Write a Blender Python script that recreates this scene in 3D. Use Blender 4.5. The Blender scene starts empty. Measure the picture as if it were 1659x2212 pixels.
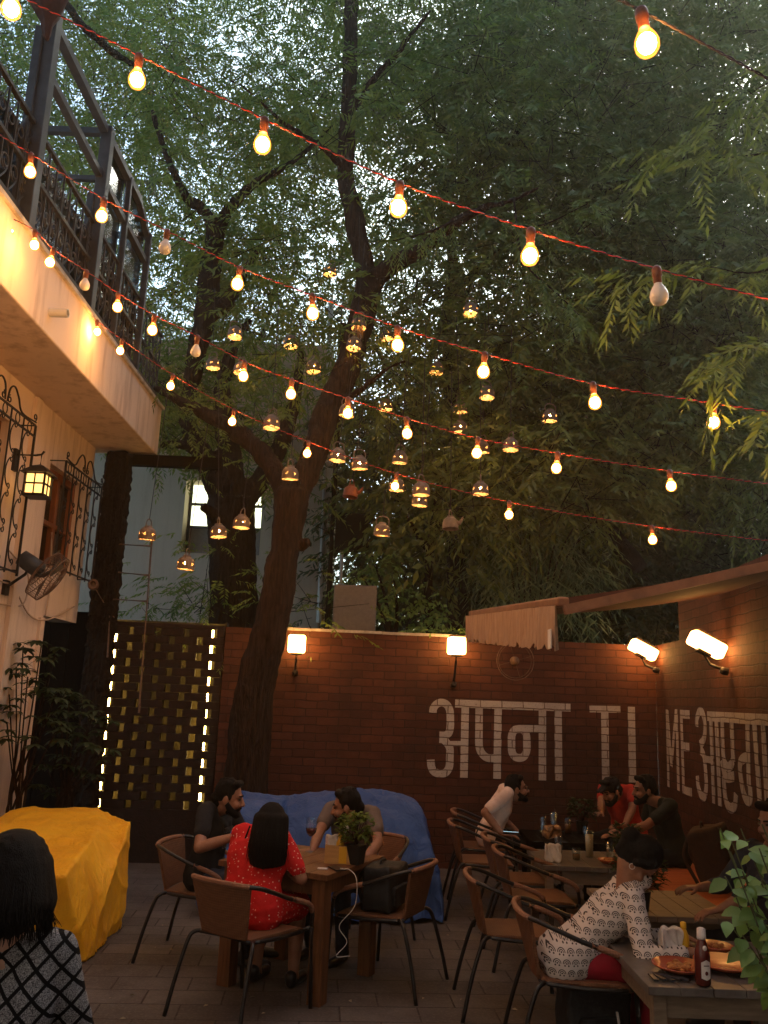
HAZE = 0.0024; EXPO = 1.75; SUNEL = 38; SKYS = .13; SUNP = 1.3; SUNR = 25; SKYD = 3
import bpy, bmesh, math, random
import numpy as np
from mathutils import Vector, Matrix
random.seed(7); rng = np.random.default_rng(11)
sc = bpy.context.scene
COL = sc.collection
PI = math.pi
R = math.radians
# ------------------------------------------------------------------ camera
H = 1.80; FOC = 1839.0
CAMROT = Matrix.Rotation(PI/2 + R(12.2), 3, 'X') @ Matrix.Rotation(R(2.15), 3, 'Z')
cd = bpy.data.cameras.new('camera'); cam = bpy.data.objects.new('camera', cd); COL.objects.link(cam)
cam.matrix_world = Matrix.Translation((0, 0, H)) @ CAMROT.to_4x4()
cd.sensor_fit = 'VERTICAL'; cd.sensor_height = 24.0; cd.sensor_width = 18.0
cd.lens = 24.0*FOC/2212.0; cd.clip_start = 0.05; cd.clip_end = 500
sc.camera = cam
def at(u, v, Y):
    """survey point: direction of the sight line, at distance Y into the courtyard"""
    d = CAMROT @ Vector(((u-829.5)/FOC, (1106-v)/FOC, -1.0))
    return Vector((0, 0, H)) + d*(Y/d.y)
def atz(u, v, z):
    d = CAMROT @ Vector(((u-829.5)/FOC, (1106-v)/FOC, -1.0))
    return Vector((0, 0, H)) + d*((z-H)/d.z)
def atp(u, v, p, n):
    d = CAMROT @ Vector(((u-829.5)/FOC, (1106-v)/FOC, -1.0)); n = Vector(n)
    o = Vector((0, 0, H)); return o + d*((Vector(p)-o).dot(n)/d.dot(n))
# ------------------------------------------------------------------ objects
def tag(o, label=None, cat=None, group=None, kind=None):
    if label: o['label'] = label
    if cat: o['category'] = cat
    if group: o['group'] = group
    if kind: o['kind'] = kind
    return o
def thing(name, label, cat, loc=(0, 0, 0), rz=0.0, group=None):
    o = bpy.data.objects.new(name, None); COL.objects.link(o)
    o.location = loc; o.rotation_euler = (0, 0, rz); o.empty_display_size = .1
    return tag(o, label, cat, group)
def inv(o):
    return (Matrix.Translation(o.location) @ o.rotation_euler.to_matrix().to_4x4()).inverted()
KIDS = {}
def mesh_obj(name, me, mat=None, parent=None, world=False):
    o = bpy.data.objects.new(name, me); COL.objects.link(o)
    if mat is not None:
        me.materials.clear(); me.materials.append(mat)
    if parent is not None:
        if world:
            m = Matrix.Identity(4); q = parent
            chain = []
            while q is not None: chain.append(q); q = q.parent
            for q in reversed(chain): m = m @ Matrix.Translation(q.location) @ q.rotation_euler.to_matrix().to_4x4()
            me.transform(m.inverted())
        o.parent = parent; KIDS.setdefault(parent, []).append(o)
    return o
def copy_tree(o, parent=None):
    c = o.copy(); COL.objects.link(c)
    if parent is not None: c.parent = parent; KIDS.setdefault(parent, []).append(c)
    for k in list(KIDS.get(o, [])): copy_tree(k, c)
    return c
def frame(d):
    d = Vector(d).normalized()
    a = Vector((0, 0, 1)) if abs(d.z) < .95 else Vector((1, 0, 0))
    x = d.cross(a).normalized(); y = x.cross(d).normalized()
    return x, y, d
class MB:
    def __init__(s): s.v = []; s.f = []
    def add(s, vs, fs):
        b = len(s.v); s.v += [tuple(v) for v in vs]; s.f += [tuple(i+b for i in f) for f in fs]; return s
    def box(s, c, size, rot=None):
        x, y, z = [q/2 for q in size]; c = Vector(c)
        vs = [Vector((i*x, j*y, k*z)) for i in (-1, 1) for j in (-1, 1) for k in (-1, 1)]
        if rot is not None: vs = [rot @ v for v in vs]
        return s.add([c+v for v in vs], [(0,1,3,2),(4,6,7,5),(0,4,5,1),(2,3,7,6),(0,2,6,4),(1,5,7,3)])
    def bar(s, a, b, w, h, up=(0, 0, 1)):
        a = Vector(a); b = Vector(b); d = b-a; L = d.length; d.normalize()
        up = Vector(up); x = d.cross(up)
        if x.length < 1e-4: x = d.cross(Vector((1, 0, 0)))
        x.normalize(); z = x.cross(d)
        m = Matrix((x, d, z)).transposed()
        return s.box((a+b)/2, (w, L, h), m)
    def tube(s, pts, r, n=8, cap=True):
        pts = [Vector(p) for p in pts]; m = len(pts)
        rs = [r]*m if not hasattr(r, '__len__') else list(r)
        b = len(s.v); px = None
        for i, p in enumerate(pts):
            d = pts[min(i+1, m-1)] - pts[max(i-1, 0)]
            if d.length < 1e-9: d = Vector((0, 0, 1))
            x, y, d = frame(d)
            if px is not None:
                x2 = px - d*px.dot(d)
                if x2.length > 1e-5: x = x2.normalized(); y = d.cross(x)
            px = x
            for k in range(n):
                a = 2*PI*k/n; s.v.append(tuple(p + (x*math.cos(a) + y*math.sin(a))*rs[i]))
        for i in range(m-1):
            for k in range(n):
                k2 = (k+1) % n
                s.f.append((b+i*n+k, b+i*n+k2, b+(i+1)*n+k2, b+(i+1)*n+k))
        if cap:
            s.f.append(tuple(b+k for k in reversed(range(n)))); s.f.append(tuple(b+(m-1)*n+k for k in range(n)))
        return s
    def lathe(s, prof, c=(0, 0, 0), n=20, axis=None):
        b = len(s.v); c = Vector(c); m = len(prof)
        if axis is None: x, y, d = Vector((1,0,0)), Vector((0,1,0)), Vector((0,0,1))
        else: x, y, d = frame(axis)
        for r, z in prof:
            for k in range(n):
                a = 2*PI*k/n; s.v.append(tuple(c + (x*math.cos(a)+y*math.sin(a))*r + d*z))
        for i in range(m-1):
            for k in range(n):
                k2 = (k+1) % n
                s.f.append((b+i*n+k, b+i*n+k2, b+(i+1)*n+k2, b+(i+1)*n+k))
        if prof[0][0] > 1e-4: s.f.append(tuple(b+k for k in reversed(range(n))))
        if prof[-1][0] > 1e-4: s.f.append(tuple(b+(m-1)*n+k for k in range(n)))
        return s
    def ball(s, c, r, nu=14, nv=9, rot=None):
        c = Vector(c); r = Vector((r, r, r)) if not hasattr(r, '__len__') else Vector(r)
        b = len(s.v)
        for i in range(nv+1):
            t = PI*i/nv
            for k in range(nu):
                a = 2*PI*k/nu
                v = Vector((r.x*math.sin(t)*math.cos(a), r.y*math.sin(t)*math.sin(a), r.z*math.cos(t)))
                if rot is not None: v = rot @ v
                s.v.append(tuple(c+v))
        for i in range(nv):
            for k in range(nu):
                k2 = (k+1) % nu
                s.f.append((b+i*nu+k, b+(i+1)*nu+k, b+(i+1)*nu+k2, b+i*nu+k2))
        return s
    def capsule(s, a, b, ra, rb, n=12):
        a = Vector(a); b = Vector(b); d = b-a; L = max(d.length, 1e-5); dn = d/L
        pts = []; rs = []
        for t in (-1, -.87, -.5, 0): pts.append(a + dn*ra*t); rs.append(max(ra*math.sqrt(max(0, 1-t*t)), ra*.04))
        for t in (0, .5, .87, 1): pts.append(b + dn*rb*t); rs.append(max(rb*math.sqrt(max(0, 1-t*t)), rb*.04))
        return s.tube(pts, rs, n)
    def mesh(s, name, smooth=False):
        me = bpy.data.meshes.new(name); me.from_pydata(s.v, [], s.f); me.validate()
        bm = bmesh.new(); bm.from_mesh(me); bmesh.ops.remove_doubles(bm, verts=bm.verts, dist=1e-6)
        bmesh.ops.recalc_face_normals(bm, faces=bm.faces); bm.to_mesh(me); bm.free()
        if smooth: me.polygons.foreach_set('use_smooth', [True]*len(me.polygons))
        return me
    def build(s, name, mat, parent=None, world=False, smooth=False, bevel=0):
        me = s.mesh(name, smooth)
        if bevel:
            me = modded(me, lambda o: setattr_mod(o, 'BEVEL', width=bevel, segments=2, limit_method='ANGLE'))
        return mesh_obj(name, me, mat, parent, world)
def setattr_mod(o, typ, **kw):
    m = o.modifiers.new('m', typ)
    for k, v in kw.items(): setattr(m, k, v)
def modded(me, fn):
    o = bpy.data.objects.new('tmp', me); COL.objects.link(o); fn(o)
    dg = bpy.context.evaluated_depsgraph_get(); dg.update()
    m2 = bpy.data.meshes.new_from_object(o.evaluated_get(dg)); nm = me.name
    bpy.data.objects.remove(o); bpy.data.meshes.remove(me); m2.name = nm
    return m2
def blob(mb, name, voxel=.01, smooth=4, sub=None):
    """one continuous skin over a set of overlapping tapered limbs"""
    me = mb.mesh(name)
    def fn(o):
        setattr_mod(o, 'REMESH', mode='VOXEL', voxel_size=voxel, use_smooth_shade=True)
        if smooth: setattr_mod(o, 'SMOOTH', factor=.5, iterations=smooth)
        if sub: sub(o)
    return modded(me, fn)
def jitter(me, amp, scale, seed=0):
    from mathutils import noise
    off = Vector((seed*13.1, seed*7.7, seed*3.3))
    for v in me.vertices:
        v.co += noise.noise_vector(v.co*scale + off)*amp
    return me
def curve(pts, n=6):
    """Catmull-Rom through points"""
    P = [Vector(p) for p in pts]; P = [P[0]*2-P[1]] + P + [P[-1]*2-P[-2]]; out = []
    for i in range(1, len(P)-2):
        for k in range(n):
            t = k/n; a, b, c, d = P[i-1:i+3]
            out.append(.5*((2*b) + (c-a)*t + (2*a-5*b+4*c-d)*t*t + (3*b-a-3*c+d)*t**3))
    out.append(P[-2]); return out
# ------------------------------------------------------------------ materials
def newmat(name):
    m = bpy.data.materials.new(name); m.use_nodes = True; nt = m.node_tree
    for n in list(nt.nodes): nt.nodes.remove(n)
    out = nt.nodes.new('ShaderNodeOutputMaterial')
    return m, nt, out
class N:
    def __init__(s, nt): s.nt = nt
    def __call__(s, typ, ins=None, **kw):
        n = s.nt.nodes.new('ShaderNode'+typ)
        for k, v in kw.items(): setattr(n, k, v)
        for k, v in (ins or {}).items():
            if hasattr(v, 'is_output') or isinstance(v, bpy.types.NodeSocket): s.nt.links.new(v, n.inputs[k])
            else: n.inputs[k].default_value = v
        return n
    def math(s, op, a, b=None, c=None):
        ins = {0: a}
        if b is not None: ins[1] = b
        if c is not None: ins[2] = c
        return s('Math', ins, operation=op).outputs[0]
    def mix(s, f, a, b):
        n = s.nt.nodes.new('ShaderNodeMix'); n.data_type = 'RGBA'
        for i, v in ((0, f), (6, a), (7, b)):
            if isinstance(v, bpy.types.NodeSocket): s.nt.links.new(v, n.inputs[i])
            else: n.inputs[i].default_value = v if i == 0 else (tuple(v)+(1,))[:4]
        return n.outputs[2]
def c4(c): return (c[0], c[1], c[2], 1)
def mat(name, col, col2=None, rough=.7, nscale=6, bump=0., bscale=60, metal=0., spec=.3, stretch=None, alpha=None, trans=0.):
    m, nt, out = newmat(name); n = N(nt)
    tc = n('TexCoord').outputs['Object']
    if stretch: tc = n('Mapping', {'Vector': tc, 'Scale': stretch}).outputs[0]
    b = n('BsdfPrincipled', {'Roughness': rough, 'Metallic': metal, 'Specular IOR Level': spec})
    if col2 is not None:
        no = n('TexNoise', {'Vector': tc, 'Scale': nscale, 'Detail': 6, 'Roughness': .65}).outputs[0]
        f = n('MapRange', {0: no, 1: .35, 2: .65}).outputs[0]
        nt.links.new(n.mix(f, col, col2), b.inputs['Base Color'])
    else: b.inputs['Base Color'].default_value = c4(col)
    if bump:
        no = n('TexNoise', {'Vector': tc, 'Scale': bscale, 'Detail': 5}).outputs[0]
        nt.links.new(n('Bump', {'Height': no, 'Strength': min(1, bump), 'Distance': .01 if bump <= 1 else .05}).outputs[0], b.inputs['Normal'])
    if trans: b.inputs['Transmission Weight'].default_value = trans
    nt.links.new(b.outputs[0], out.inputs[0]); return m
def emit(name, col, s):
    m, nt, out = newmat(name); n = N(nt)
    e = n('Emission', {'Color': c4(col), 'Strength': s}); nt.links.new(e.outputs[0], out.inputs[0]); return m
def glow_glass(name, col, s, clear=.6):
    m, nt, out = newmat(name); n = N(nt)
    e = n('Emission', {'Color': c4(col), 'Strength': s}); t = n('BsdfTransparent')
    x = n('MixShader', {0: clear, 1: e.outputs[0], 2: t.outputs[0]}); nt.links.new(x.outputs[0], out.inputs[0]); return m
def glass(name, col=(.9, .95, .95), clear=.75, rough=.05):
    m, nt, out = newmat(name); n = N(nt)
    g = n('BsdfGlossy', {'Color': c4((.9, .9, .9)), 'Roughness': rough}); t = n('BsdfTransparent', {'Color': c4(col)})
    x = n('MixShader', {0: clear, 1: g.outputs[0], 2: t.outputs[0]}); nt.links.new(x.outputs[0], out.inputs[0]); return m
def brickmat(name, c1, c2, mortar, paint=False, rough=.8):
    m, nt, out = newmat(name); n = N(nt)
    tc = n('TexCoord').outputs['Object']; s = n('SeparateXYZ', {0: tc})
    w = n('TexNoise', {'Vector': tc, 'Scale': 5, 'Detail': 3}).outputs[0]
    wz = n.math('MULTIPLY_ADD', w, .035, s.outputs[2])
    w2 = n('TexNoise', {'Vector': tc, 'Scale': 14, 'Detail': 2}).outputs[0]
    wx = n.math('MULTIPLY_ADD', w2, .02, s.outputs[0])
    v = n('CombineXYZ', {0: wx, 1: wz, 2: 0.0}).outputs[0]
    br = n('TexBrick', {'Vector': v, 'Color1': c4(c1), 'Color2': c4(c2), 'Mortar': c4(mortar), 'Scale': 1.0, 'Mortar Size': .0065,
                        'Mortar Smooth': .35, 'Bias': 0.0, 'Brick Width': .245, 'Row Height': .087}, offset=.5)
    no = n('TexNoise', {'Vector': tc, 'Scale': 3.0, 'Detail': 8, 'Roughness': .7}).outputs[0]
    fine = n('TexNoise', {'Vector': tc, 'Scale': 70, 'Detail': 6}).outputs[0]
    f = n('MapRange', {0: no, 1: .35, 2: .7}).outputs[0]
    soot = n('MapRange', {0: n('TexNoise', {'Vector': n('Mapping', {'Vector': tc, 'Scale': (1, 1, .6)}).outputs[0], 'Scale': .9, 'Detail': 7, 'Roughness': .62}).outputs[0], 1: .46, 2: .62}).outputs[0]
    col = n.mix(f, br.outputs[0], tuple(x*.55 for x in c1)) if not paint else n.mix(n.math('MULTIPLY', f, .5), br.outputs[0], tuple(x*.55 for x in c1))
    col = n.mix(n.math('MULTIPLY', soot, .6 if not paint else .25), col, (.035, .018, .012))
    if paint:
        wear = n('MapRange', {0: n('TexNoise', {'Vector': tc, 'Scale': 26, 'Detail': 8, 'Roughness': .75}).outputs[0], 1: .60, 2: .66}).outputs[0]
        col = n.mix(n.math('MULTIPLY', wear, .75), col, (.12, .045, .025))
    f2 = n('MapRange', {0: fine, 1: .55, 2: .75}).outputs[0]
    col = n.mix(n.math('MULTIPLY', f2, .4), col, (.05, .03, .02))
    b = n('BsdfPrincipled', {'Base Color': col, 'Roughness': rough, 'Specular IOR Level': .25})
    h = n.math('MULTIPLY_ADD', fine, .18, n.math('SUBTRACT', 1.0, br.outputs['Fac']))
    h = n.math('MULTIPLY_ADD', w2, .35, h)
    nt.links.new(n('Bump', {'Height': h, 'Strength': 1.0, 'Distance': .022}).outputs[0], b.inputs['Normal'])
    nt.links.new(b.outputs[0], out.inputs[0]); return m
def pavermat():
    m, nt, out = newmat('paver'); n = N(nt)
    tc = n('TexCoord').outputs['Object']
    mp = n('Mapping', {'Vector': tc, 'Rotation': (0, 0, R(-4))}).outputs[0]
    br = n('TexBrick', {'Vector': mp, 'Color1': c4((.10, .085, .078)), 'Color2': c4((.15, .128, .115)), 'Mortar': c4((.028, .022, .019)),
                        'Scale': 1.0, 'Mortar Size': .006, 'Mortar Smooth': .3, 'Brick Width': .46, 'Row Height': .24}, offset=.5)
    no = n('TexNoise', {'Vector': tc, 'Scale': 2.2, 'Detail': 8, 'Roughness': .7}).outputs[0]
    fine = n('TexNoise', {'Vector': tc, 'Scale': 55, 'Detail': 6}).outputs[0]
    col = n.mix(n('MapRange', {0: no, 1: .35, 2: .7}).outputs[0], br.outputs[0], (.06, .046, .038))
    col = n.mix(n.math('MULTIPLY', n('MapRange', {0: fine, 1: .5, 2: .7}).outputs[0], .35), col, (.2, .17, .15))
    b = n('BsdfPrincipled', {'Base Color': col, 'Roughness': .75, 'Specular IOR Level': .3})
    h = n.math('MULTIPLY_ADD', fine, .2, n.math('SUBTRACT', 1.0, br.outputs['Fac']))
    nt.links.new(n('Bump', {'Height': h, 'Strength': .7, 'Distance': .008}).outputs[0], b.inputs['Normal'])
    nt.links.new(b.outputs[0], out.inputs[0]); return m
def leafmat(name, ca, cb, trans=.45):
    m, nt, out = newmat(name); n = N(nt)
    a = n('Attribute', attribute_name='shade').outputs['Fac']
    col = n.mix(a, ca, cb)
    d = n('BsdfDiffuse', {'Color': col}); t = n('BsdfTranslucent', {'Color': col})
    x = n('MixShader', {0: trans, 1: d.outputs[0], 2: t.outputs[0]})
    g = n('BsdfGlossy', {'Color': c4((.8, .85, .8)), 'Roughness': .45})
    y = n('MixShader', {0: .035, 1: x.outputs[0], 2: g.outputs[0]})
    nt.links.new(y.outputs[0], out.inputs[0]); return m
def wallmat(name, col, stain, rough=.8):
    m, nt, out = newmat(name); n = N(nt)
    tc = n('TexCoord').outputs['Object']
    st = n('Mapping', {'Vector': tc, 'Scale': (4, 4, .5)}).outputs[0]
    a = n('TexNoise', {'Vector': st, 'Scale': 1.6, 'Detail': 8, 'Roughness': .65}).outputs[0]
    b0 = n('TexNoise', {'Vector': tc, 'Scale': 1.1, 'Detail': 6}).outputs[0]
    f = n.math('MULTIPLY', n('MapRange', {0: a, 1: .50, 2: .72}).outputs[0], .6)
    c = n.mix(f, col, stain)
    c = n.mix(n.math('MULTIPLY', n('MapRange', {0: b0, 1: .4, 2: .7}).outputs[0], .25), c, tuple(x*.75 for x in col))
    fine = n('TexNoise', {'Vector': tc, 'Scale': 90, 'Detail': 4}).outputs[0]
    b = n('BsdfPrincipled', {'Base Color': c, 'Roughness': rough, 'Specular IOR Level': .25})
    nt.links.new(n('Bump', {'Height': fine, 'Strength': .12, 'Distance': .006}).outputs[0], b.inputs['Normal'])
    nt.links.new(b.outputs[0], out.inputs[0]); return m
def tarpmat(name, ca, cb, rough=.45):
    m, nt, out = newmat(name); n = N(nt)
    tc = n('TexCoord').outputs['Object']
    a = n('TexNoise', {'Vector': tc, 'Scale': 2.6, 'Detail': 9, 'Roughness': .68, 'Distortion': .4}).outputs[0]
    c = n.mix(n('MapRange', {0: a, 1: .42, 2: .68}).outputs[0], ca, cb)
    w0 = n('TexNoise', {'Vector': n('Mapping', {'Vector': tc, 'Rotation': (.3, .5, .4), 'Scale': (1, 1, .35)}).outputs[0], 'Scale': 6, 'Detail': 4, 'Distortion': 2.0}).outputs[0]
    v = n.math('ABSOLUTE', n.math('SUBTRACT', w0, .5))
    fine = n('TexNoise', {'Vector': tc, 'Scale': 22, 'Detail': 5, 'Distortion': 1.2}).outputs[0]
    h = n.math('ADD', n('MapRange', {0: v, 1: 0.0, 2: .10}).outputs[0], n.math('MULTIPLY', fine, .8))
    b = n('BsdfPrincipled', {'Base Color': c, 'Roughness': rough, 'Specular IOR Level': .15})
    nt.links.new(n('Bump', {'Height': h, 'Strength': .4, 'Distance': .012}).outputs[0], b.inputs['Normal'])
    nt.links.new(b.outputs[0], out.inputs[0]); return m
def cells(n, sx, sz, stagger=True, ax=0):
    """local cell coordinates (fx, fz in -.5..+.5) of a cloth print, from object X and Z"""
    s = n('SeparateXYZ', {0: n('TexCoord').outputs['Object']})
    z = n.math('DIVIDE', s.outputs[2], sz); row = n.math('FLOOR', z)
    x = n.math('DIVIDE', s.outputs[ax], sx)
    if stagger: x = n.math('MULTIPLY_ADD', n.math('MODULO', row, 2.0), .5, x)
    return n.math('SUBTRACT', n.math('FRACT', x), .5), n.math('SUBTRACT', n.math('FRACT', z), .5)
def band(n, v, a, b):
    return n.math('MULTIPLY', n.math('GREATER_THAN', v, a), n.math('LESS_THAN', v, b))
def kurtamat():
    m, nt, out = newmat('printed_cotton'); n = N(nt)
    fx, fz = cells(n, .046, .046, ax=1)
    r = n.math('SQRT', n.math('ADD', n.math('POWER', n.math('ABSOLUTE', fx), 2.0), n.math('POWER', n.math('ABSOLUTE', n.math('ADD', fz, .1)), 2.0)))
    up = n.math('GREATER_THAN', fz, -.14)
    rings = n.math('MULTIPLY', n.math('ADD', band(n, r, .17, .25), band(n, r, .33, .42)), up)
    dots = n.math('LESS_THAN', r, .085)
    rd = n.math('SQRT', n.math('ADD', n.math('POWER', n.math('ABSOLUTE', n.math('SUBTRACT', n.math('ABSOLUTE', fx), .2)), 2.0), n.math('POWER', n.math('ABSOLUTE', n.math('ADD', fz, .3)), 2.0)))
    f = n.math('MINIMUM', n.math('ADD', n.math('ADD', rings, dots), n.math('LESS_THAN', rd, .09)), 1.0)
    c = n.mix(f, (.62, .56, .53), (.05, .04, .04))
    b = n('BsdfPrincipled', {'Base Color': c, 'Roughness': .9, 'Specular IOR Level': .1}); nt.links.new(b.outputs[0], out.inputs[0]); return m
def latticemat():
    m, nt, out = newmat('diamond_knit'); n = N(nt)
    tc = n('TexCoord').outputs['Object']; s = n('SeparateXYZ', {0: tc})
    x = n.math('DIVIDE', s.outputs[0], .072); z = n.math('DIVIDE', s.outputs[2], .078)
    a = n.math('ABSOLUTE', n.math('SUBTRACT', n.math('FRACT', n.math('ADD', x, z)), .5))
    b0 = n.math('ABSOLUTE', n.math('SUBTRACT', n.math('FRACT', n.math('SUBTRACT', x, z)), .5))
    l = n.math('MAXIMUM', n.math('LESS_THAN', a, .1), n.math('LESS_THAN', b0, .1))
    fine = n('TexNoise', {'Vector': tc, 'Scale': 260, 'Detail': 2}).outputs[0]
    g = n.mix(n('MapRange', {0: fine, 1: .35, 2: .65}).outputs[0], (.05, .05, .055), (.34, .34, .36))
    c = n.mix(l, g, (.008, .008, .009))
    b = n('BsdfPrincipled', {'Base Color': c, 'Roughness': .95, 'Specular IOR Level': .1})
    nt.links.new(n('Bump', {'Height': fine, 'Strength': .5, 'Distance': .003}).outputs[0], b.inputs['Normal'])
    nt.links.new(b.outputs[0], out.inputs[0]); return m
def dotmat(name, base, dot, scale=42, size=.2):
    m, nt, out = newmat(name); n = N(nt)
    tc = n('TexCoord').outputs['Object']
    v = n('TexVoronoi', {'Vector': tc, 'Scale': scale, 'Randomness': .9})
    c = n.mix(n.math('LESS_THAN', v.outputs[0], size), base, dot)
    w = n('TexNoise', {'Vector': tc, 'Scale': 14, 'Detail': 3}).outputs[0]
    b = n('BsdfPrincipled', {'Base Color': c, 'Roughness': .85, 'Specular IOR Level': .15})
    nt.links.new(n('Bump', {'Height': w, 'Strength': .6, 'Distance': .02}).outputs[0], b.inputs['Normal'])
    nt.links.new(b.outputs[0], out.inputs[0]); return m
def wickermat(name, ca, cb):
    m, nt, out = newmat(name); n = N(nt)
    tc = n('TexCoord').outputs['Object']
    w1 = n('TexWave', {'Vector': tc, 'Scale': 22, 'Distortion': 1.0}, bands_direction='Z').outputs['Fac']
    w2 = n('TexWave', {'Vector': tc, 'Scale': 22, 'Distortion': 1.0}, bands_direction='X').outputs['Fac']
    w3 = n('TexWave', {'Vector': tc, 'Scale': 22, 'Distortion': 1.0}, bands_direction='Y').outputs['Fac']
    h = n.math('MULTIPLY', n.math('ADD', n.math('ADD', w1, w2), w3), .4)
    no = n('TexNoise', {'Vector': tc, 'Scale': 12, 'Detail': 4}).outputs[0]
    c = n.mix(n.math('MULTIPLY', h, no), ca, cb)
    b = n('BsdfPrincipled', {'Base Color': c, 'Roughness': .6, 'Specular IOR Level': .3})
    nt.links.new(n('Bump', {'Height': h, 'Strength': .6, 'Distance': .004}).outputs[0], b.inputs['Normal'])
    nt.links.new(b.outputs[0], out.inputs[0]); return m
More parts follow.
